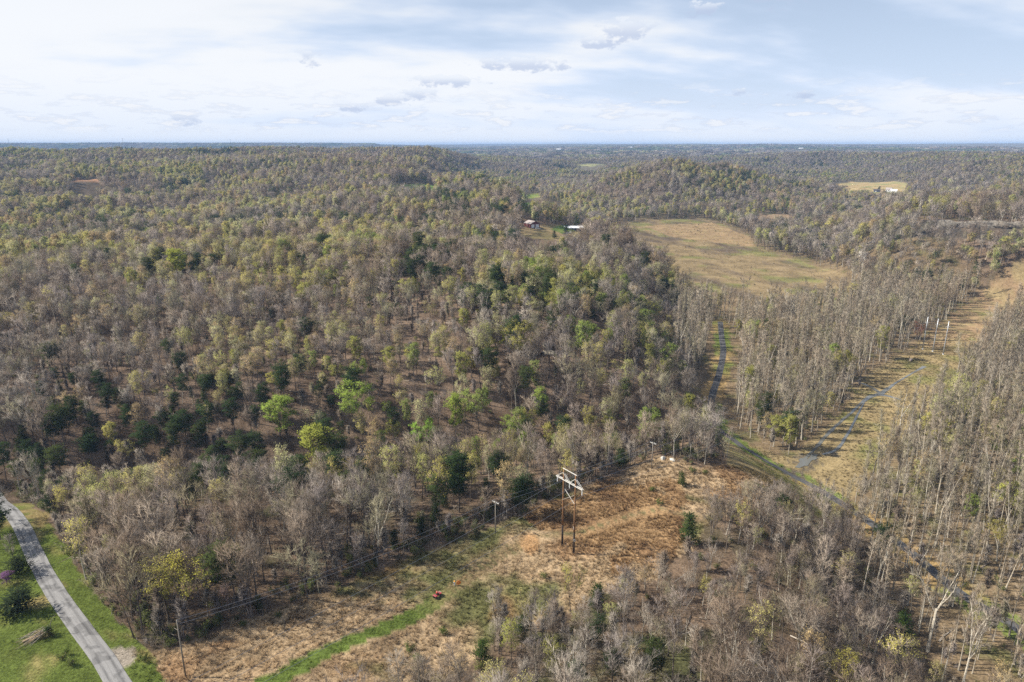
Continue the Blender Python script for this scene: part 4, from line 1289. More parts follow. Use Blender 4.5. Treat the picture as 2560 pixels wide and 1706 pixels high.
LANDMARKS = [  # world x, y, reach, phrase
    (W['frame_tower'][1][0], W['frame_tower'][1][1], 30, 'below the power line frame', 'frame'), (W['pole_t_near'][0][0], W['pole_t_near'][0][1], 22, 'by the near utility pole', 'near pole'),
    (W['pole_t_mid'][0][0], W['pole_t_mid'][0][1], 24, 'behind the mid utility pole', 'mid pole'), (W['pole_t_far'][0][0], W['pole_t_far'][0][1], 26, 'behind the knoll with boulders', 'knoll'),
    (W['special'][0][0], W['special'][0][1], 18, 'beside the yellow-tipped pair', 'yellow pair'), (W['special'][9][0], W['special'][9][1], 18, 'around the largest dark pine', 'big pine'),
    (W['special'][3][0], W['special'][3][1], 20, 'near the round lime green tree', 'round lime'), (W['special'][5][0], W['special'][5][1], 20, 'near the narrow lime tree', 'narrow lime'),
    (W['special'][6][0], W['special'][6][1], 20, 'around the widest yellow-green tree', 'wide yellow'), (W['special'][33][0], W['special'][33][1], 20, 'by the far bend of the country road', 'far bend'),
    (W['special'][34][0], W['special'][34][1], 22, 'around the tallest bottom right sycamore', 'sycamore'), (W['special'][36][0], W['special'][36][1], 20, 'around the slim white-trunked tree', 'white trunk'),
    (W['special'][12][0], W['special'][12][1], 22, 'by the cedar at the orange grass', 'grass cedar'), (W['special'][14][0], W['special'][14][1], 16, 'by the yellow-topped young tree', 'young yellow'),
    (W['special'][28][0], W['special'][28][1], 24, 'around the golden budding tree', 'golden tree'), (W['special'][27][0], W['special'][27][1], 18, 'around the round bright evergreen', 'evergreen'),
    (W['stream_main'][0][0], W['stream_main'][0][1], 26, 'beside the flooded hollow', 'hollow'), (W['stream_main'][-1][0], W['stream_main'][-1][1], 45, 'near the stream fork', 'stream fork'),
    (W['steel_poles'][1][0], W['steel_poles'][1][1], 50, 'near the three steel poles', 'steel poles'), (W['road_valley'][6][0], W['road_valley'][6][1], 30, 'by the valley road bend', 'road bend'),
    (W['special'][37][0], W['special'][37][1], 18, 'around the round pale grey tree', 'pale grey'), (W['special'][19][0], W['special'][19][1], 16, 'by the wide low lawn cedar', 'lawn cedar'),
]


def place_of(x, y, val):
    best = None
    for lx, ly, reach, phrase, grp in LANDMARKS:
        d = math.hypot(x - lx, y - ly) / reach
        if d < 1 and (best is None or d < best[0]): best = (d, phrase, grp)
    if best: return best[1], best[2]
    dR = float(poly_dist(np.array([x]), np.array([y]), RAVINE)[0][0])
    if val and y > 0.98 * x + 146: return 'between the valley road and the grassy bottomland', 'valley'
    if val: return 'on the low ground right of the streams', 'low ground'
    if y < x + 140 and x > -45: return 'in the young woods in front of the power line clearing', 'front woods'
    if x > 60: return 'on the bank above the valley road', 'road bank'
    if dR < 24: return 'down in the dark ravine', 'ravine'
    if y > 285: return 'on the leaf-covered slope beyond the ravine', 'leafy slope'
    d = float(poly_dist(np.array([x]), np.array([y]), W['road_near'])[0][0])
    if x < -95 and d < 40: return 'close beside the country road', 'road side'
    return 'in the woods between country road and clearing', 'roadside woods'


NAMES = {'bare': ('bare_tree', 'bare tree', 'bare tree', 300), 'slender': ('slender_tree', 'slender tree', 'slender leafless tree', 290),
         'budding': ('budding_tree', 'budding tree', 'budding tree', 120), 'leafy': ('leafing_tree', 'leafing tree', 'tree in fresh leaf', 50),
         'pine': ('pine_tree', 'pine tree', 'dark pine', 90), 'cedar': ('cedar_tree', 'cedar tree', 'dark cedar', 50)}
vis, dep = in_view(near)
single = np.zeros(len(near['x']), bool)
for kind, (name, cat, word, cap) in NAMES.items():
    m = np.where(vis & (near['kind'] == kind))[0]
    size = near['scl'][m, 2] / dep[m]
    m = m[np.argsort(-size)][:cap]
    single[m] = True
    rs = np.random.RandomState(hash(len(kind)) % 1000)
    for j in m:
        x, y, z = near['x'][j], near['y'][j], near['z'][j]
        where, grp = place_of(x, y, near['val'][j])
        t = near['tint'][j]; lum = float(np.mean(t)); s = near['scl'][j]
        size_w = 'tall ' if s[2] > 1.0 else ('short ' if s[2] < 0.75 else 'middling ')
        if kind in ('bare', 'slender'):
            pb = np.mean(near['bark'][j]) > 0.36
            col = ('white-barked ' if pb else ('pale ' if lum > 0.25 else ('grey ' if t[2] / t[0] > 0.76 else 'brown ')))
        elif kind in ('budding', 'leafy'):
            l = near['leaf'][j]
            col = 'rusty ' if l[0] > 1.3 * l[1] else ('yellowish ' if l[0] > 0.98 * l[1] and l[2] < 0.11 else ('sage ' if l[2] > 0.1 else 'greenish '))
        else:
            col = ''
        make_tree(name, cat, size_w + col + word + ' ' + where, kind, rs.randint(99), (x, y, z), tuple(near['rot'][j]), tuple(s), t, near['leaf'][j], near['bark'][j], '%ss, %s' % (cat, grp))
rest = sel(near, ~single)
# ------------------------------------------------------------------ the rest of the woods
P_, I_ = pick(rest, lambda k: PROTO[k, 0], 50)
stuff('near_woods', 'leafless spring woods filling the slopes and valley behind the nearest trees', rest, I_, P_)
P_, I_ = pick(mid, lambda k: PROTO[k, 1], 51)
stuff('hill_woods', 'mixed bare and budding woods covering the middle hills', mid, I_, P_)
P_, I_ = pick(far, lambda k: PROTO[k, 2], 52)
stuff('far_woods', 'hazy grey-brown woods on the distant hills', far, I_, P_)
x, y = scatter_grid(3600, 9500, 41, 60, 43)
k = ~open_ground(x, y); x, y = x[k], y[k]; n = len(x)
cl = fbm(x, y, 300, 360, 3)
tint = TWIGS[RND.randint(0, len(TWIGS), n)] * RND.uniform(0.6, 0.95, (n, 1)) * np.where(cl[:, None] > 0.25, np.array([[0.55, 0.75, 0.45]]), 1.0) * np.where(cl[:, None] < -0.35, np.array([[1.0, 1.15, .7]]), 1.0)
D = dict(x=x, y=y, z=height(x, y) - 1, tint=tint, leaf=tint, bark=tint, scl=np.tile(RND.uniform(0.9, 1.15, (n, 1)), (1, 3)), rot=np.stack([x * 0, x * 0, RND.uniform(0, 6.28, n)], 1))
stuff('horizon_woods', 'blue-grey wooded ridges along the horizon', D, RND.randint(0, 4, n), PROTO['canopy', 0])


# ------------------------------------------------------------------ undergrowth, shrubs and grass
def bits(x, y, kind, lo, hi, leaf, tint=None, bark=None, flat=1.0):
    n = len(x)
    s = RND.uniform(lo, hi, n)
    tint = np.asarray(leaf if tint is None else tint)
    return dict(x=x, y=y, z=height(x, y) - 0.03, kind=np.array([kind] * n, object), tint=np.broadcast_to(tint, (n, 3)), leaf=np.broadcast_to(np.asarray(leaf), (n, 3)),
                bark=np.broadcast_to(np.asarray(tint if bark is None else bark), (n, 3)), scl=np.stack([s, s, s * flat], 1), rot=np.stack([x * 0, x * 0, RND.uniform(0, 6.28, n)], 1))


def cat_(*Ds):
    return {k: np.concatenate([d[k] for d in Ds]) for k in Ds[0]}


x, y = scatter_grid(70, 430, 44, 3.9, 44)
k = ~open_ground(x, y); x, y = x[k], y[k]
u = RND.uniform(size=len(x)) - 0.25 * fbm(x, y, 25, 370, 3)
nb = TWIGS[RND.randint(0, len(TWIGS), len(x))] * 0.9
a = u < 0.36; b = (u > 0.36) & (u < 0.46); c = (u > 0.46) & (u < 0.60)
Db = bits(x[a], y[a], 'brush', 0.5, 1.2, (.2, .2, .06), nb[a]); Dc = bits(x[b], y[b], 'bush', 0.4, 1.0, np.array([(.17, .19, .055)]) * RND.uniform(.6, 1.3, (b.sum(), 1)), nb[b])
Dd = bits(x[c], y[c], 'sapling', 0.6, 1.3, (.2, .2, .06), nb[c])
e_ = (u > 0.62) & (u < 0.655)
Dl = bits(x[e_], y[e_], 'log', 0.5, 1.2, (.3, .27, .22), nb[e_] * 1.1)
# dense brush along the roads and, added to shadow its edge, along the clearing
x, y = scatter_grid(90, 330, 44, 2.3, 49)
de, _ = poly_dist(x, y, W['clearing'] + [W['clearing'][0]])
dr_, _ = poly_dist(x, y, W['road_near'])
k = ~open_ground(x, y) & (((de < 9) & (y > x * 0.9 + 150)) | (dr_ < 15) & (x > -180))
x, y = x[k], y[k]
nb = TWIGS[RND.randint(0, len(TWIGS), len(x))] * 0.8
u = RND.uniform(size=len(x)) + 0.3 * fbm(x, y, 14, 371, 2)
a = u < 0.45; b = (u > 0.45) & (u < 0.8); c = u > 0.88
De = bits(x[a], y[a], 'brush', 0.7, 1.5, (.2, .2, .06), nb[a]); Df = bits(x[b], y[b], 'bush', 0.5, 1.3, np.array([(.10, .12, .04)]) * RND.uniform(.6, 1.5, (b.sum(), 1)), nb[b])
Dg = bits(x[c], y[c], 'sapling', 0.7, 1.4, (.2, .2, .06), nb[c])
U = clear_of_special(cat_(Db, Dc, Dd, De, Df, Dg, Dl), 0.25)
P_, I_ = pick(U, lambda k: PROTO[k, 0], 53)
stuff('undergrowth', 'bare brush and saplings under the nearer trees', U, I_, P_, 'undergrowth')

for j, (x, y) in enumerate(W['shrubs']):
    g = j % 3 != 1
    kind = 'bush' if g else 'brush'
    leaf = [(0.13, 0.17, 0.045), (0.17, 0.17, 0.05), (0.10, 0.14, 0.035)][j % 3]
    s = 0.65 + 0.35 * ((j * 37) % 10) / 10
    near_what = 'on the knoll slope' if x > 40 and y > 175 else ('by the lawn and country road' if x < -80 else ('along the wood edge by the near utility pole' if x < -45 else 'in the dry grass of the clearing'))
    make_tree('shrub', 'shrub', ('low green shrub ' if g else 'bare brown shrub ') + near_what, kind, j, (x, y, hz(x, y)), (0, 0, j), (s, s, s * .8), (.22, .17, .13), leaf, (.14, .11, .09), 'shrubs ' + near_what, 'stems')


def turf(step, r1, mask, kind, lo, hi, seed, gain=1.15):
    x, y = scatter_grid(60, r1, 45, step, seed)
    k = mask(x, y); x, y = x[k], y[k]
    C, _ = ground_colour(x, y)
    C = C * gain * RND.uniform(0.7, 1.25, (len(x), 1))
    return bits(x, y, kind, lo, hi, C)


def not_wet(x, y):
    o = np.ones(len(x), bool)
    for k, w_ in (('road_near', 3.2), ('road_valley', 2.9), ('stream_main', 2.6), ('stream_a', 2.4), ('stream_b', 2), ('stream_c', 2.4), ('stream_d', 2.2)):
        o &= poly_dist(x, y, W[k])[0] > w_
    return o & ~in_poly(x, y, W['pond']) & ~in_poly(x, y, W['pond_b'])


def m_clear(x, y):
    dt, s = poly_dist(x, y, W['track'], list(range(len(W['track']))))
    return masks(x, y)['clearing'] & (dt > 2.8) & (RND.uniform(size=len(x)) < 0.75) & not_wet(x, y)


def m_orange(x, y):
    return m_clear(x, y) & (in_poly(x, y, W['orange_grass']) | in_poly(x, y, W['orange_grass_b'])) & (fbm(x, y, 9, 380, 3) > -0.1)


def m_bottom(x, y):
    return masks(x, y)['bottomland'] & not_wet(x, y)


def m_lawn(x, y):
    d = poly_dist(x, y, W['road_near'])[0]
    dt, s = poly_dist(x, y, W['track'], list(range(len(W['track']))))
    return ((masks(x, y)['lawn'] | (d < 7)) & (d > 3.0)) | (masks(x, y)['clearing'] & (dt < 3.2))


# rank weeds and low brush over the wide field
x, y = scatter_grid(560, 1250, 30, 7.5, 52, 0.9)
fm = masks(x, y)['field']
lines = np.minimum(poly_dist(x, y, [(170, 1000), (330, 800)])[0], poly_dist(x, y, [(165, 760), (250, 590)])[0])
pw = np.clip(0.35 + 0.9 * fbm(x * 0.9 + y * 0.25, y * 0.5 - 0.2 * x, 45, 390, 3), 0.05, 0.9)
k = fm & ((RND.uniform(size=len(x)) < pw) | (lines < 6)); x, y = x[k], y[k]
Dw = bits(x, y, 'brush', 0.35, 0.75, (.16, .15, .06), np.array([[.19, .145, .105]]) * RND.uniform(.7, 1.3, (len(x), 1)))
k = RND.uniform(size=len(x)) < 0.05; Dx = bits(x[k], y[k], 'bush', 0.3, 0.7, (.13, .13, .06), (.16, .13, .1))
Uw = cat_(Dw, Dx)
P_, I_ = pick(Uw, lambda k: PROTO[k, 0], 55)
stuff('weeds', 'rank brown weeds and low bushes across the wide tan field', Uw, I_, P_, 'weeds')

T_ = cat_(turf(0.95, 260, m_clear, 'tuft', 0.6, 1.5, 45), turf(1.1, 260, m_orange, 'tall_tuft', 0.7, 1.3, 46, 1.2), turf(2.1, 560, m_bottom, 'tuft', 0.6, 1.3, 47), turf(0.9, 230, m_lawn, 'sward', 0.6, 1.3, 48, 1.1))
P_, I_ = pick(T_, lambda k: PROTO[k, 0], 54)
stuff('grass', 'dry tan and orange grass tussocks of the clearing, green turf by the road', T_, I_, P_, 'grass')
# ------------------------------------------------------------------ things people put here
WOOD_POLE = plain('pole_wood', (0.23, 0.125, 0.06), 0.85, var=0.3, scale=3, stretch=(4, 4, 0.3))
CREOSOTE = plain('pole_creosote', (0.035, 0.026, 0.022), 0.8, var=0.3, scale=3)
OLD_WOOD = plain('weathered_wood', (0.25, 0.225, 0.19), 0.9, var=0.3, scale=3, stretch=(4, 4, 0.3))
WHITE_ARM = plain('bleached_timber', (0.58, 0.57, 0.54), 0.7, var=0.12, scale=4)
PORCELAIN = plain('insulator_grey', (0.55, 0.57, 0.58), 0.3, var=0.1)
GALV = plain('galvanised_steel', (0.50, 0.53, 0.57), 0.45, 0.6, var=0.12, scale=1.5)
CABLE = plain('aluminium_cable', (0.32, 0.32, 0.33), 0.5, 0.5, var=0.05)
WHITE_METAL = plain('white_metal_roof', (0.75, 0.77, 0.80), 0.45, 0.0, var=0.06, scale=0.6)
GREY_ROOF = plain('brown_grey_roof', (0.33, 0.29, 0.28), 0.7, 0.0, var=0.15, scale=0.8)
BARN_RED = plain('barn_red', (0.13, 0.032, 0.03), 0.8, var=0.2, scale=1.0, stretch=(3, 3, .5))
DOOR_WHITE = plain('door_white', (0.70, 0.72, 0.74), 0.6, var=0.06)
SIDING_DARK = plain('slate_siding', (0.09, 0.10, 0.13), 0.7, var=0.15, stretch=(.5, .5, 6))
SIDING_WHITE = plain('white_siding', (0.76, 0.76, 0.75), 0.6, var=0.06, stretch=(.5, .5, 6))
GLASS_DK = plain('window_glass', (0.03, 0.035, 0.045), 0.08, var=0.1, spec=0.6)
ROCK = plain('pale_sandstone', (0.29, 0.26, 0.21), 0.95, var=0.45, scale=0.9, bump=0.8)
ROCK_W = plain('white_boulder', (0.5, 0.49, 0.45), 0.95, var=0.3, scale=1.2, bump=0.8)
ROCK_D = plain('dark_ledge_rock', (0.16, 0.145, 0.125), 0.95, var=0.5, scale=0.5, bump=0.8)
RUBBER = plain('tyre_rubber', (0.02, 0.02, 0.02), 0.85, var=0.2)
RED_PAINT = plain('red_plastic', (0.42, 0.035, 0.03), 0.4, var=0.1, spec=0.5)
BLACK = plain('black_plastic', (0.025, 0.025, 0.027), 0.55, var=0.2)
CHROME = plain('bright_metal', (0.75, 0.75, 0.76), 0.3, 0.7, var=0.1)
ORANGE = plain('orange_fabric', (0.80, 0.26, 0.05), 0.7, var=0.1)
HIVIS = plain('orange_yellow_vest', (0.85, 0.42, 0.04), 0.7, var=0.15, scale=6)
JEANS = plain('pale_trousers', (0.42, 0.46, 0.55), 0.85, var=0.12, scale=8)
SKIN = plain('skin', (0.45, 0.26, 0.18), 0.6, var=0.08)
HAIRM = plain('dark_hair', (0.04, 0.025, 0.02), 0.7, var=0.2)
REDCLOTH = plain('red_jacket', (0.45, 0.05, 0.04), 0.8, var=0.15, scale=6)
DARKCLOTH = plain('dark_trousers', (0.035, 0.035, 0.045), 0.85, var=0.15)
LOG = plain('cut_log', (0.36, 0.27, 0.17), 0.9, var=0.35, scale=4, stretch=(1, 1, 1))


class Sh:
    """solid shapes collected into one mesh part"""
    def __init__(self): self.V = []; self.F = []
    def box(self, c, s, R=None, bev=0.0):
        hx, hy, hz_ = (q / 2 for q in s)
        b = len(self.V)
        bx = min(bev, hx * .6, hy * .6, hz_ * .6)
        pts = []
        if bx <= 0:
            pts = [(x, y, z) for x in (-hx, hx) for y in (-hy, hy) for z in (-hz_, hz_)]
            fs = [(0, 1, 3, 2), (4, 6, 7, 5), (0, 4, 5, 1), (2, 3, 7, 6), (0, 2, 6, 4), (1, 5, 7, 3)]
        else:  # bevelled prism along z with chamfered plan
            o = [(-hx + bx, -hy), (hx - bx, -hy), (hx, -hy + bx), (hx, hy - bx), (hx - bx, hy), (-hx + bx, hy), (-hx, hy - bx), (-hx, -hy + bx)]
            k = 1 - bx / max(hx, hy)
            pts = [(x * k, y * k, -hz_) for x, y in o] + [(x, y, -hz_ + bx) for x, y in o] + [(x, y, hz_ - bx) for x, y in o] + [(x * k, y * k, hz_) for x, y in o]
            fs = [tuple(range(7, -1, -1)), tuple(range(24, 32))]
            for l in range(3):
                fs += [(l * 8 + i, l * 8 + (i + 1) % 8, l * 8 + 8 + (i + 1) % 8, l * 8 + 8 + i) for i in range(8)]
        for p in pts:
            p = np.array(p)
            if R is not None: p = R @ p
            self.V.append(p + np.array(c))
        self.F += [tuple(i + b for i in f) for f in fs]
        return self
    def beam(self, p, q, w, h):
        p, q = np.array(p, float), np.array(q, float)
        d = unit(q - p); u = unit(np.cross(d, UP if abs(d[2]) < 0.95 else np.array([1.0, 0, 0]))); v = np.cross(u, d)
        return self.box((p + q) / 2, (np.linalg.norm(q - p), w, h), np.stack([d, u, v], 1))
    def tube(self, P, R, n=10, caps=True):
        P = [np.array(p, float) for p in P]
        if not hasattr(R, '__len__'): R = [R] * len(P)
        b = len(self.V)
        d0 = unit(P[-1] - P[0]); u = unit(np.cross(d0, UP if abs(d0[2]) < 0.9 else np.array([1.0, 0, 0])))
        for i, p in enumerate(P):
            d = unit(P[min(i + 1, len(P) - 1)] - P[max(i - 1, 0)])
            uu = unit(u - d * np.dot(u, d)); v = np.cross(d, uu)
            for k in range(n):
                a = 2 * math.pi * k / n
                self.V.append(p + R[i] * (math.cos(a) * uu + math.sin(a) * v))
        for i in range(len(P) - 1):
            self.F += [(b + i * n + k, b + i * n + (k + 1) % n, b + (i + 1) * n + (k + 1) % n, b + (i + 1) * n + k) for k in range(n)]
        if caps:
            self.F.append(tuple(b + k for k in range(n - 1, -1, -1))); e = b + (len(P) - 1) * n; self.F.append(tuple(e + k for k in range(n)))
        return self
    def quad(self, *p):
        b = len(self.V); self.V += [np.array(q, float) for q in p]; self.F.append(tuple(range(b, b + len(p)))); return self
    def build(self, name, mat, parent=None, smooth=False, **kw):
        return add(name, mesh_from(name, np.array(self.V), self.F, [mat], smooth), parent, **kw)


def rotz(a):
    c, s = math.cos(a), math.sin(a)
    return np.array([[c, -s, 0], [s, c, 0], [0, 0, 1]])


# the two-pole wooden power line frame
(ax, ay), (bx, by) = W['frame_tower']
za, zb = hz(ax, ay), hz(bx, by)
cx, cy_ = (ax + bx) / 2, (ay + by) / 2
base_z = min(za, zb)
ang = math.atan2(by - ay, bx - ax)
span = math.hypot(bx - ax, by - ay)
FT = thing('power_line_frame', 'tall two-pole wooden power line frame with white truss crossarm', 'power pole', (cx, cy_, base_z), ang)
hs = span / 2
TOPZ = 23.0
for s, zz in ((-1, za - base_z), (1, zb - base_z)):
    leg = Sh().tube([(s * hs, 0, 6.5), (s * hs, 0, 12), (s * hs, 0, 18), (s * hs, 0, TOPZ)], [0.245, 0.22, 0.19, 0.16], 12).build('pole', WOOD_POLE, FT, True)
    Sh().tube([(s * hs, 0, zz - 0.5), (s * hs, 0, 3), (s * hs, 0, 6.5)], [0.29, 0.27, 0.25], 12).build('treated_butt', CREOSOTE, leg, True)
    for ins in (-1, 1):   # outer and inner truss braces from the pole top
        Sh().beam((s * (hs + 0.05), 0.18, TOPZ - 1.0), (s * (hs + (span * 0.56 if ins > 0 else -hs * 0.95)), 0.18, 20.15), 0.07, 0.09).build('truss_brace', WHITE_ARM, FT)
        Sh().beam((s * (hs + 0.05), -0.18, TOPZ - 1.0), (s * (hs + (span * 0.56 if ins > 0 else -hs * 0.95)), -0.18, 20.15), 0.07, 0.09).build('truss_brace', WHITE_ARM, FT)
ARM = hs + span * 0.6
for s in (-1, 1):
    Sh().box((0, s * 0.24, 20.0), (2 * ARM, 0.11, 0.17)).build('crossarm', WHITE_ARM, FT)
Sh().box((0, 0.0, TOPZ + 0.1), (span + 0.7, 0.12, 0.15)).build('top_beam', WHITE_ARM, FT)
Sh().beam((-hs, 0.26, 17.4), (hs, 0.26, 14.1), 0.09, 0.14).build('cross_brace', WHITE_ARM, FT)
Sh().beam((hs, -0.26, 17.4), (-hs, -0.26, 14.1), 0.09, 0.14).build('cross_brace', OLD_WOOD, FT)
for s in (-1, 0, 1):
    S = Sh()
    for k in range(9):
        S.tube([(s * (ARM - .3), 0, 19.8 - k * 0.17), (s * (ARM - .3), 0, 19.72 - k * 0.17)], [0.13, 0.05], 8)
    S.tube([(s * (ARM - .3), 0, 19.9), (s * (ARM - .3), 0, 18.2)], 0.025, 6)
    S.build('insulator_string', PORCELAIN, FT)
Sh().box((hs - 0.30, 0.12, 7.6), (0.10, 0.35, 0.9)).build('marker_sign', DOOR_WHITE, FT)
Sh().tube([(hs + 0.28, -0.1, 4.2), (hs + 0.34, -0.14, 4.2)], 0.42, 14).build('marker_sign', GALV, FT)


def frame_point(lx, ly, lz):
    v = rotz(ang) @ np.array([lx, ly, lz]); return np.array([cx, cy_, base_z]) + v


def utility_pole(key, H, ang_, label, arm=True, r=0.15):
    x, y = W[key][0]
    t = thing('utility_pole', label, 'utility pole', (x, y, hz(x, y) - 0.1), ang_)
    Sh().tube([(0, 0, -0.3), (0, 0, H * .5), (0, 0, H)], [r * 1.15, r, r * .72], 10).build('pole', OLD_WOOD, t, True)
    if arm:
        Sh().box((0, 0.14, H - 0.45), (2.3, 0.12, 0.16)).build('crossarm', WHITE_ARM, t)
        for s in (-1, 1):
            Sh().beam((s * 0.75, 0.2, H - 0.5), (0, 0.2, H - 1.2), 0.05, 0.05).build('arm_brace', GALV, t)
        for q in (-1.05, -0.4, 0.4, 1.05):
            S = Sh().tube([(q, 0.14, H - .37), (q, 0.14, H - .28), (q, 0.14, H - .16), (q, .14, H - .08)], [0.03, 0.10, 0.09, 0.05], 8)
            S.build('insulator', PORCELAIN, t)
    else:
        Sh().tube([(0, 0, H), (0, 0, H + .16)], [0.06, 0.05], 8).build('insulator', PORCELAIN, t)
        Sh().beam((0, -0.1, H - 2.2), (-1.0, -0.4, H - 2.0), 0.06, 0.08).build('side_arm', OLD_WOOD, t)
    return np.array([x, y, hz(x, y) - 0.1]), ang_


A_ = math.radians(-42)
pn = utility_pole('pole_t_near', 13.6, A_, 'plain weathered utility pole at the lower left edge of the clearing', False)
pm = utility_pole('pole_t_mid', 10.1, A_, 'utility pole with white crossarm at the shaded wood edge')
pf = utility_pole('pole_t_far', 9.6, A_, 'utility pole with white crossarm on the knoll beside white boulders')


def cable(p, q, sag, label, grp, r=0.04):
    p, q = np.array(p), np.array(q)
    P = [p + (q - p) * t - UP * sag * 4 * t * (1 - t) for t in np.linspace(0, 1, 22)]
    o = Sh().tube(P, r, 4, False).build('power_cable', CABLE)
    o['label'] = label; o['category'] = 'cable'; o['group'] = grp


H_ = {0: 13.7, 1: 10.0, 2: 9.5}
for j, q in enumerate((-1.05, 1.05)):
    def tip(pp, h, q=q):
        return pp[0] + rotz(pp[1]) @ np.array([q, 0.14, h])
    g = 'cables between the utility poles'
    cable(tip(pn, 13.4) if j else pn[0] + np.array([0, 0, 13.7]), tip(pm, 10.0), 2.2, 'thin cable sagging from near utility pole to mid utility pole', g)
    cable(tip(pm, 10.0), tip(pf, 9.5), 1.0, 'thin cable from mid utility pole to the knoll pole', g)
# steel poles down in the bottomland
SPTOP = []
for j, (x, y) in enumerate(W['steel_poles']):
    t = thing('steel_pole', ['slim steel power pole, left of three by the bottomland', 'slim steel power pole, middle of three by the bottomland', 'slim steel power pole, right of three behind bare tree tops'][j], 'power pole', (x, y, hz(x, y) - 0.1), A_, 'three steel power poles')
    Sh().tube([(0, 0, -0.4), (0, 0, 7), (0, 0, 14), (0, 0, 21.6)], [0.34, 0.29, 0.24, 0.17], 12).build('pole', GALV, t, True)
    Sh().tube([(0, 0, 0), (0, 0, 0.5)], [0.55, 0.5], 10).build('footing', DOOR_WHITE, t)
    Sh().beam((-0.9, 0, 18.0), (0.9, 0, 18.3), 0.10, 0.12).build('crossarm', GALV, t)
    for s in (-1, 1):
        Sh().tube([(s * .9, 0, 18.0 + .15 * (s + 1)), (s * 1.2, 0, 17.5 + .15 * (s + 1))], [0.10, 0.09], 8).build('insulator', PORCELAIN, t)
    Sh().tube([(0, 0, 10.2), (0, 0, 10.5)], 0.36, 12).build('collar', GALV, t)
    SPTOP.append(np.array([x, y, hz(x, y) + 18.0]))
for j, s in enumerate((-1, 0, 1)):
    a = frame_point(s * (ARM - .3), 0, 18.2)
    cable(a, SPTOP[j], 6.5, 'long conductor running from the wooden frame down to the steel poles', 'conductors of the power line', 0.04)
    cable(a, a + np.array([-230.0, -215.0, 4.0]), 7.5, 'long conductor running from the wooden frame toward the lower left', 'conductors toward the lower left', 0.04)


# ------------------------------------------------------------------ people, quad bike
def body(parent, joints, edges, radii, name, mat, subsurf=1):
    me = bpy.data.meshes.new(name)
    me.from_pydata([tuple(j) for j in joints], edges, [])
    me.materials.append(mat)
    o = add(name, me, parent)
    o.modifiers.new('skin', 'SKIN')
    if not me.skin_vertices: me.skin_vertices_ensure() if hasattr(me, 'skin_vertices_ensure') else None
    sv = me.skin_vertices
    if len(sv) == 0:
        bpy.context.view_layer.objects.active = o
        bpy.ops.object.select_all(action='DESELECT'); o.select_set(True)
        bpy.ops.mesh.customdata_skin_add()
        sv = me.skin_vertices
    for i, r in enumerate(radii):
        sv[0].data[i].radius = (r, r) if not hasattr(r, '__len__') else r
        sv[0].data[i].use_root = (i == 0)
    md = o.modifiers.new('sub', 'SUBSURF'); md.levels = subsurf; md.render_levels = subsurf
    return o


def figure(label, loc, rz, sitting, top, bottom, hat):
    t = thing('person', label, 'person', loc, rz)
    if not sitting:
        J = [(0, 0, .95), (0, 0, 1.15), (0, .01, 1.38), (0, .0, 1.50), (0, .02, 1.60), (0, .03, 1.70),            # pelvis .. head
             (.19, 0, 1.42), (.27, .08, 1.17), (.30, .28, 1.05), (-.19, 0, 1.42), (-.25, .02, 1.14), (-.24, .10, .90),
             (.10, 0, .90), (.11, .05, .50), (.12, 0, .09), (.12, .13, .04), (-.10, 0, .90), (-.13, -.03, .50), (-.14, -.10, .09), (-.14, .03, .04)]
    else:
        J = [(0, 0, .0), (0, .03, .22), (0, .09, .44), (0, .12, .56), (0, .15, .66), (0, .17, .76),
             (.19, .09, .47), (.28, .22, .26), (.32, .46, .20), (-.19, .09, .47), (-.28, .22, .26), (-.32, .46, .20),
             (.12, .06, 0), (.26, .42, .02), (.26, .40, -.38), (.26, .54, -.42), (-.12, .06, 0), (-.26, .42, .02), (-.26, .40, -.38), (-.26, .54, -.42)]
    J = [np.array(j) for j in J]
    E = [(0, 1), (1, 2), (2, 3), (3, 4), (4, 5), (2, 6), (6, 7), (7, 8), (2, 9), (9, 10), (10, 11), (0, 12), (12, 13), (13, 14), (14, 15), (0, 16), (16, 17), (17, 18), (18, 19)]
    R = [.14, .13, .16, .055, .085, .10, .065, .05, .035, .065, .05, .035, .10, .065, .045, .04, .10, .065, .045, .04]
    for h in (8, 11):   # palms and five fingers
        d = unit(J[h] - J[h - 1]); side = unit(np.cross(d, UP) + 1e-6)
        pb = len(J); J.append(J[h] + d * .08); E.append((h, pb)); R.append(.035)
        for k, L in enumerate((.075, .085, .08, .06)):
            b = len(J); J.append(J[pb] + side * (k - 1.5) * .02 + d * .03); J.append(J[-1] + d * L * .6 - UP * .02); E += [(pb, b), (b, b + 1)]; R += [.010, .008]
        b = len(J); J.append(J[h] + side * .045 + d * .05); E.append((h, b)); R.append(.011)
    body(t, J, E, R, 'body', SKIN)
    q = lambda ids: [J[i] for i in ids]
    body(t, q([0, 1, 2, 6, 7, 9, 10]), [(0, 1), (1, 2), (2, 3), (3, 4), (2, 5), (5, 6)], [.165, .155, .185, .085, .07, .085, .07], 'jacket', top)
    body(t, q([0, 12, 13, 14, 16, 17, 18]), [(0, 1), (1, 2), (2, 3), (0, 4), (4, 5), (5, 6)], [.16, .12, .085, .062, .12, .085, .062], 'trousers', bottom)
    body(t, [J[5] + np.array([0, -.015, .03]), J[5] + np.array([0, -.02, .07])], [(0, 1)], [.108, .07], 'hair', hat)
    return t


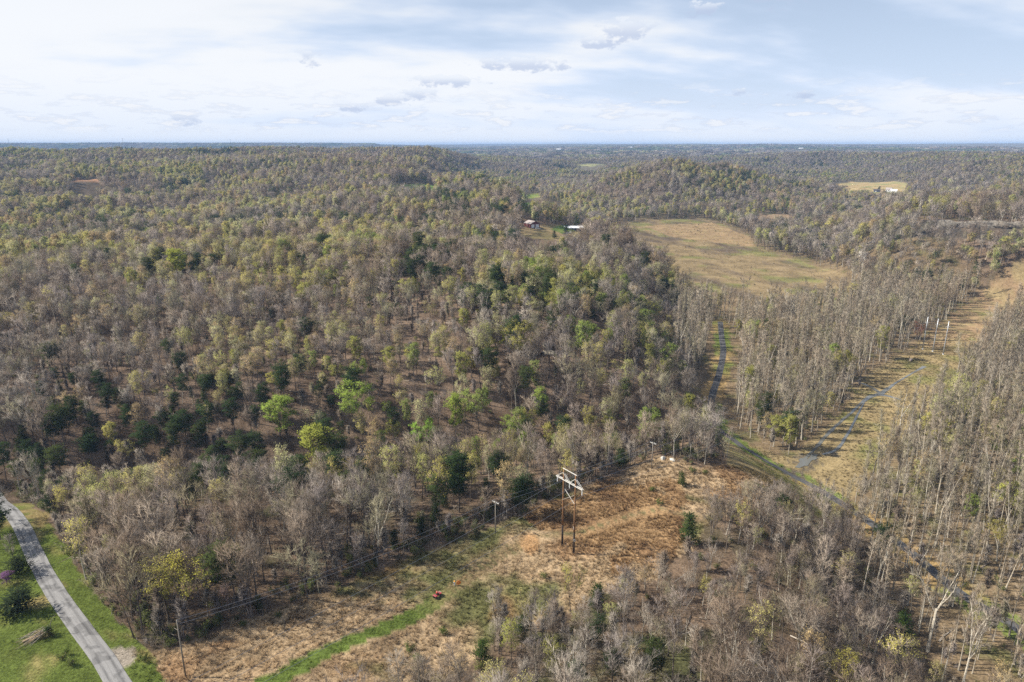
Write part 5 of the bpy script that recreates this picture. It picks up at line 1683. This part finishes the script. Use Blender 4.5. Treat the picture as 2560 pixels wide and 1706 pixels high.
x, y = W['person'][0]
figure('person in an orange vest and pale trousers standing on the mown track', (x, y, hz(x, y) - 0.02), math.radians(-75), False, HIVIS, JEANS, HAIRM)
t = thing('orange_panel', 'round orange panel on a stake held beside the person in the vest', 'panel', (x + 1.05, y - 0.15, hz(x + 1.05, y - .15)), math.radians(15))
Sh().tube([(0, -.03, 1.0), (0, .03, 1.0)], [0.58, 0.58], 20).build('disc', ORANGE, t)
Sh().tube([(0, 0.06, -0.2), (0, 0.06, 1.35)], 0.02, 6).build('stake', OLD_WOOD, t)

x, y = W['quad_bike'][0]
Q = thing('quad_bike', 'red quad bike with black tyres standing on the mown track', 'quad bike', (x, y, hz(x, y)), math.radians(50))
for sx in (-.68, .68):
    for sy in (-.46, .46):
        wv = Sh().tube([(sx, sy - .14, .32), (sx, sy - .11, .32), (sx, sy + .11, .32), (sx, sy + .14, .32)], [.24, .32, .32, .24], 16).build('wheel', RUBBER, Q, True)
        Sh().tube([(sx, sy - .15, .32), (sx, sy + .15, .32)], .13, 10).build('rim', CHROME, wv)
Sh().box((0, 0, .52), (1.35, .42, .34), None, .08).build('body', RED_PAINT, Q)
for s in (-1, 1):
    Sh().box((s * .70, 0, .76), (.66, 1.12, .12), None, .05).build('fender', RED_PAINT, Q)
Sh().box((-.12, 0, .84), (.72, .34, .16), None, .06).build('seat', BLACK, Q)
S = Sh()
for s in (-.38, -.13, .13, .38): S.tube([(.52, s, .88), (.98, s, .88)], .02, 6)
S.tube([(.52, -.4, .88), (.52, .4, .88)], .02, 6).tube([(.98, -.4, .88), (.98, .4, .88)], .02, 6).build('front_rack', CHROME, Q)
S = Sh()
for s in (-.38, -.13, .13, .38): S.tube([(-1.02, s, .88), (-.50, s, .88)], .02, 6)
S.tube([(-1.02, -.4, .88), (-1.02, .4, .88)], .02, 6).build('rear_rack', CHROME, Q)
Sh().tube([(.30, -.42, 1.06), (.34, -.15, 1.04), (.34, .15, 1.04), (.30, .42, 1.06)], .022, 6).tube([(.34, 0, 1.04), (.42, 0, .70)], .03, 6).build('handlebar', BLACK, Q)
for s in (-.2, .2): Sh().tube([(.96, s, .64), (1.03, s, .64)], .075, 10).build('headlight', DOOR_WHITE, Q)
v = rotz(math.radians(50)) @ np.array([-.22, 0, 0])
figure('person in a red jacket sitting on the quad bike', (x + v[0], y + v[1], hz(x, y) + 1.02), math.radians(-40), True, REDCLOTH, DARKCLOTH, REDCLOTH)


# ------------------------------------------------------------------ buildings
def gable(t, L, Wd, H, rise, wall_mat, roof_mat, over=0.5, c=(0, 0, 0)):
    """gabled block, ridge along x; returns wall and roof parts"""
    x0, y0, z0 = c
    S = Sh()
    b = [(-L / 2, -Wd / 2), (L / 2, -Wd / 2), (L / 2, Wd / 2), (-L / 2, Wd / 2)]
    lo = [(x0 + x, y0 + y, z0 - 1.0) for x, y in b]; hi = [(x0 + x, y0 + y, z0 + H) for x, y in b]
    r0, r1 = (x0 - L / 2, y0, z0 + H + rise), (x0 + L / 2, y0, z0 + H + rise)
    S.quad(lo[0], lo[1], hi[1], hi[0]); S.quad(lo[2], lo[3], hi[3], hi[2]); S.quad(lo[1], lo[2], hi[2], r1, hi[1]); S.quad(lo[3], lo[0], hi[0], r0, hi[3])
    w = S.build('wall', wall_mat, t)
    k = (Wd / 2 + over) / (Wd / 2)
    R = Sh()
    for s in (-1, 1):
        e0 = (x0 - L / 2 - over, y0 + s * Wd / 2 * k, z0 + H + rise * (1 - k) + 0.05); e1 = (x0 + L / 2 + over, e0[1], e0[2])
        q0 = (x0 - L / 2 - over, y0, z0 + H + rise + 0.05); q1 = (x0 + L / 2 + over, y0, q0[2])
        up = np.array([0, 0, .14])
        top = [np.array(p) + up for p in (e0, e1, q1, q0)]
        R.quad(*(top if s < 0 else top[::-1])); R.quad(e0, e1, top[1], top[0]); R.quad(e0, top[0], top[3], q0); R.quad(e1, q1, top[2], top[1])
    rf = R.build('roof', roof_mat, t)
    return w, rf


def opening(t, name, mat, c, w, h, axis, frame=None, d=0.06):
    s = (w, d, h) if axis == 'x' else (d, w, h)
    o = Sh().box(c, s).build(name, mat, t)
    if frame:
        f = Sh(); q = 0.1
        for dx, dz, sw, sh in ((0, h / 2 + q / 2, w + 2 * q, q), (0, -h / 2 - q / 2, w + 2 * q, q), (w / 2 + q / 2, 0, q, h), (-w / 2 - q / 2, 0, q, h)):
            f.box((c[0] + (dx if axis == 'x' else 0), c[1] + (dx if axis == 'y' else 0), c[2] + dz), (sw, d * 1.6, sh) if axis == 'x' else (d * 1.6, sw, sh))
        f.build('frame', frame, o)
    return o


x, y = W['barn'][0]
t = thing('barn', 'red barn with brown-grey roof and two white roller doors among dark pines', 'barn', (x, y, hz(x, y)), math.radians(118))
gable(t, 14, 11.5, 4.2, 2.6, BARN_RED, GREY_ROOF)
opening(t, 'door', DOOR_WHITE, (-7.05, -2.7, 1.7), 3.7, 3.4, 'y', BARN_RED)
opening(t, 'door', DOOR_WHITE, (-7.05, 2.7, 1.7), 3.7, 3.4, 'y', BARN_RED)
opening(t, 'window', GLASS_DK, (0, 5.8, 2.2), 1.2, 1.0, 'x', DOOR_WHITE)
x, y = W['long_house'][0]
t = thing('house', 'long low house with bright white metal roof and slate walls', 'house', (x, y, hz(x, y)), math.radians(4))
gable(t, 24, 8.5, 2.9, 1.9, SIDING_DARK, WHITE_METAL, 0.7)
for q in (-8.5, -5.2, 1.5, 4.6, 8.8): opening(t, 'window', GLASS_DK, (q, -4.30, 1.6), 1.5, 1.2, 'x', DOOR_WHITE)
opening(t, 'door', DOOR_WHITE, (-1.6, -4.30, 1.05), 1.0, 2.1, 'x')
S = Sh().box((-1.5, -5.8, .1), (9, 2.6, .5)).build('porch', OLD_WOOD, t)
for q in (-5.6, -2.6, .4, 2.8): Sh().box((q, -6.9, 1.55), (.14, .14, 2.9)).build('porch_post', DOOR_WHITE, t)
Sh().box((-1.5, -5.9, 3.05), (9.6, 3.0, .10)).build('porch_roof', WHITE_METAL, t)
x, y = W['white_house'][0]
t = thing('house', 'white two-gabled farmhouse in the distant tan field', 'house', (x, y, hz(x, y)), math.radians(-35))
gable(t, 12, 9, 5.0, 4.0, SIDING_WHITE, GREY_ROOF); gable(t, 13, 8, 3.4, 2.8, SIDING_WHITE, WHITE_METAL, .5, (11, -5, 0))
for q in (-4.0, 0, 4.0): opening(t, 'window', GLASS_DK, (q, -4.56, 2.6), 1.4, 1.8, 'x', DOOR_WHITE)
x2, y2 = x - 26, y + 2
t = thing('shed', 'dark open shed left of the white farmhouse', 'shed', (x2, y2, hz(x2, y2)), math.radians(-20))
gable(t, 13, 9, 3.6, 2.2, SIDING_DARK, plain('dark_roof', (.07, .06, .07), .8))
opening(t, 'door', DOOR_WHITE, (-3, -4.56, 1.5), 3, 2.8, 'x')
x, y = W['cabin'][0]
t = thing('cabin', 'small brown cabin above the green valley field', 'cabin', (x, y, hz(x, y)), math.radians(20))
gable(t, 14, 9, 3.2, 2.4, plain('brown_siding', (.22, .13, .09), .8), plain('tan_roof', (.42, .33, .27), .8))
opening(t, 'door', DOOR_WHITE, (1, -4.56, 1.05), 1.2, 2.1, 'x'); opening(t, 'window', GLASS_DK, (-3.5, -4.56, 1.7), 1.5, 1.2, 'x', DOOR_WHITE)
FH = ['pale building far away in the centre of the horizon woods', 'pale building on the hazy ridge toward the right', 'tiny pale building on the hazy central ridge']
for (x, y), lb in zip(W['far_houses'], FH):
    t = thing('far_house', lb, 'house', (x, y, hz(x, y) + 5), math.radians(10))
    gable(t, 34, 18, 9, 5, SIDING_WHITE, WHITE_METAL, 1.0)
    for q in (-9, 0, 9): opening(t, 'window', GLASS_DK, (q, -9.1, 4), 3, 3, 'x')


def vehicle(name, label, cat, loc, rz, L, Hh, mat):
    t = thing(name, label, cat, loc, rz)
    for sx in (-L * .32, L * .32):
        for sy in (-.85, .85):
            wv = Sh().tube([(sx, sy - .12, .34), (sx, sy + .12, .34)], .34, 14).build('wheel', RUBBER, t)
            Sh().tube([(sx, sy - .13, .34), (sx, sy + .13, .34)], .18, 10).build('rim', CHROME, wv)
    S = Sh()
    prof = [(-L / 2, .35), (L / 2, .35), (L / 2, .95), (L * .30, 1.12), (L * .17, Hh), (-L * .46, Hh), (-L / 2, 1.0)]
    n = len(prof)
    for s in (-.92, .92):
        S.V += [np.array((a, s * (0.9 if b > 1.2 else 1), b)) for a, b in prof]
    S.F += [tuple(range(n)), tuple(range(2 * n - 1, n - 1, -1))] + [(i, i + n, (i + 1) % n + n, (i + 1) % n) for i in range(n)]
    S.build('body', mat, t)
    for s in (-1, 1): Sh().box((-L * .1, s * .895, (Hh + 1.15) / 2), (L * .5, .05, (Hh - 1.15) * .75)).build('window', GLASS_DK, t)
    Sh().beam((L * .292, 0, 1.16), (L * .188, 0, Hh - .06), 1.5, .04).build('windscreen', GLASS_DK, t)
    return t


x, y = W['van'][0]
vehicle('van', 'white van parked in front of the red barn', 'van', (x, y, hz(x, y)), math.radians(10), 5.6, 2.2, SIDING_WHITE)
x, y = W['trailer'][0]
vehicle('car', 'white car on the grass below the white-roofed house', 'car', (x, y, hz(x, y)), math.radians(170), 4.9, 1.6, SIDING_WHITE)

# thin lattice masts on the skyline
for j, (b_, h_) in enumerate(((-35.3, 52), (-28.7, 58), (-21.6, 54))):
    r_ = 4200.0
    x, y = r_ * math.sin(rad(b_)), r_ * math.cos(rad(b_))
    z = hz(x, y)
    t = thing('lattice_mast', ['thin lattice mast at the far left of the skyline', 'thin lattice mast on the skyline, middle of three', 'thin lattice mast on the skyline, right of three'][j], 'mast', (x, y, z))
    Ht = 105 + 26 + 4 * (j % 2) - z
    for k in range(3):
        a = 2.094 * k
        Sh().tube([(1.9 * math.cos(a), 1.9 * math.sin(a), 0), (.7 * math.cos(a), .7 * math.sin(a), Ht)], .16, 5).build('leg', GALV, t)
    S = Sh()
    for q in range(16):
        z0, z1 = Ht * q / 16, Ht * (q + 1) / 16
        for k in range(3):
            r0_, r1_ = 1.9 - 1.2 * q / 16, 1.9 - 1.2 * (q + 1) / 16
            a, b = 2.094 * k, 2.094 * (k + 1)
            S.beam((r0_ * math.cos(a), r0_ * math.sin(a), z0), (r1_ * math.cos(b), r1_ * math.sin(b), z1), .12, .12)
    S.build('bracing', GALV, t)
    S = Sh()
    for k in range(3): S.box((1.6 * math.cos(2.094 * k), 1.6 * math.sin(2.094 * k), Ht - 2), (.5, .5, 2.6))
    S.build('antenna', DOOR_WHITE, t)


# ------------------------------------------------------------------ rocks, brush pile and odds and ends
def rock(label, loc, s, seed, mat, name='boulder', cat='boulder', group=None, flat=1.0):
    rng = np.random.RandomState(seed)
    n, m = 14, 9
    cuts = [(unit(rng.normal(size=3)), rng.uniform(.55, .85)) for _ in range(11)]
    V = []
    for i in range(m):
        th = math.pi * i / (m - 1)
        for k in range(n):
            d = np.array([math.sin(th) * math.cos(2 * math.pi * k / n), math.sin(th) * math.sin(2 * math.pi * k / n), math.cos(th)])
            r = 1.0
            for c, q in cuts:
                dd = float(np.dot(d, c))
                if dd * r > q: r = q / dd
            r *= 1 + 0.10 * rng.uniform(-1, 1) * math.sin(th)
            V.append(d * r * np.array(s))
    F = [(i * n + k, (i + 1) * n + k, (i + 1) * n + (k + 1) % n, i * n + (k + 1) % n) for i in range(m - 1) for k in range(n)]
    o = add(name, mesh_from(name, np.array(V), F, [mat], False), None, loc, (0, 0, seed), label=label, category=cat)
    if group: o['group'] = group
    return o


for j, ((x, y), s, lb) in enumerate(zip(W['boulders'], ((1.2, .9, .8), (1.3, .8, .45)), ('larger white boulder on top of the knoll by the utility pole', 'flat white boulder on the knoll, right of the larger one'))):
    rock(lb, (x, y, hz(x, y) + s[2] * .35), s, 20 + j, ROCK_W)
CL = ['pale pillar of the rock outcrop on the wooded slope', 'pale block at the foot of the rock outcrop', 'grey leaning slab behind the rock outcrop pillar', 'cream rock face right of the outcrop pillar', 'broken cream ledge low on the right of the outcrop', 'dark rock ledge above the outcrop, further left', 'dark rock under overhang left of the outcrop']
for j, ((x, y), s) in enumerate(zip(W['cliff'], ((2.4, 2.0, 3.0), (2.8, 2.0, 2.0), (3.2, 2.2, 2.2), (3.8, 2.4, 2.8), (4.0, 2.2, 1.8), (4.5, 2.5, 2.2), (4.0, 2.5, 2.4)))):
    rock(CL[j], (x, y - 1.5, hz(x, y - 1.5) + s[2] * .45), s, 30 + j, ROCK if j < 5 else ROCK_D, 'rock_outcrop', 'rock')
for j, (x, y) in enumerate(W['ledges'][:5]):
    s = (15 + 3 * (j % 2), 4, 5.0)
    o = rock('dark rock ledge of the right-hand ridge, %s' % ['left end', 'second from left', 'in the middle', 'second from right', 'right end'][j], (x, y, hz(x, y) + 0.5), s, 50 + j, ROCK_D, 'rock_ledge', 'rock ledge', 'rock ledges of the ridge')
    o.rotation_euler = (0, 0, -math.atan2(x, y))

x, y = W['brush_pile'][0]
t = thing('brush_pile', 'heap of cut branches and a log on the lawn by the country road', 'brush pile', (x, y, hz(x, y)))
rng = np.random.RandomState(77)
for k in range(26):
    a = math.radians(rng.uniform(195, 250)); L_ = rng.uniform(2.5, 5.5)
    b = np.array([rng.normal(.6, .8), rng.normal(.5, .7), rng.uniform(.5, 1.5)])
    e = b + np.array([math.cos(a) * L_, math.sin(a) * L_, -b[2] + .1])
    Sh().tube([b, (b + e) / 2 + rng.normal(size=3) * .12, e], [.07 * rng.uniform(.6, 1.6), .06, .02], 5).build('branch', LOG if k % 3 == 0 else OLD_WOOD, t)
Sh().tube([(.2, .1, .7), (-2.6, -2.2, .25)], [.26, .2], 10).build('log', LOG, t)
Sh().tube([(1.6, .8, 1.2), (1.9, .9, 2.6), (2.3, 1.0, 3.6), (3.2, 1.2, 4.6)], [.09, .07, .05, .02], 6).build('branch', OLD_WOOD, t)
for k, (dx, dy) in enumerate(((1.3, .6), (1.9, -.6), (.7, -1.3))):
    me = NEAR_PARTS['cedar' if k == 0 else 'bush'][k % 3][1]
    c = add('cut_foliage', me, t, (dx, dy, .1), (0.3, 0.2, k)); c.scale = (.45, .45, .28) if k == 0 else (.7, .7, .5)
    c['tint'] = [.2, .17, .1]; c['leafc'] = [(.05, .075, .03), (.13, .12, .06), (.11, .10, .055)][k]; c['barkc'] = [.12, .1, .08]
for j, ((x, y), lean, lb) in enumerate(zip(W['stakes'], ((.35, .1), (-.2, .25), (.12, 0)), ('thin pale stake leaning in the grass below the power line frame', 'short split pale post at the front edge of the clearing', 'thin pale marker post at the wood edge left of the knoll'))):
    t = thing('stake', lb, 'stake', (x, y, hz(x, y) - .1))
    Hs = (2.6, 1.9, 2.2)[j]
    Sh().tube([(0, 0, 0), (lean[0] * Hs * .5, lean[1] * Hs * .5, Hs * .5), (lean[0] * Hs, lean[1] * Hs, Hs)], [.08, .07, .05], 7).build('post', LOG, t)
    if j == 1: Sh().tube([(.5, .1, 0), (lean[0] * Hs * .8, lean[1] * Hs * .8, Hs * .85)], [.08, .05], 7).build('prop', LOG, t)
x, y = W['spool'][0]
t = thing('hay_bale', 'single pale round bale lying on the bottomland grass', 'bale', (x, y, hz(x, y)), 0.5)
BALE = plain('bale_wrap', (.62, .50, .44), .8, var=.2, scale=3)
Sh().tube([(-.7, 0, .8), (-.62, 0, .8), (.62, 0, .8), (.7, 0, .8)], [.72, .82, .82, .72], 20).build('roll', BALE, t, True)
# ------------------------------------------------------------------ the air
def build_haze():
    mb = MB()
    x0, x1, y0, y1, z0, z1 = -16500, 16500, -400, 19500, -60, 140
    V = [(x, y, z) for x in (x0, x1) for y in (y0, y1) for z in (z0, z1)]
    F = [(0, 1, 3, 2), (4, 6, 7, 5), (0, 4, 5, 1), (2, 3, 7, 6), (0, 2, 6, 4), (1, 5, 7, 3)]
    m = bpy.data.materials.new('haze_air'); m.use_nodes = True
    N = NT(m.node_tree)
    v = N.n('ShaderNodeVolumePrincipled', ins={'Color': (0.36, 0.57, 0.95, 1), 'Density': HAZE, 'Anisotropy': 0.0})
    N.n('ShaderNodeOutputMaterial', ins={'Volume': v.outputs[0]})
    add('haze', mesh_from('haze', V, F, [m]), kind='stuff', label='thin blue haze over the far ridges')


HAZE = 0.00007
build_haze()
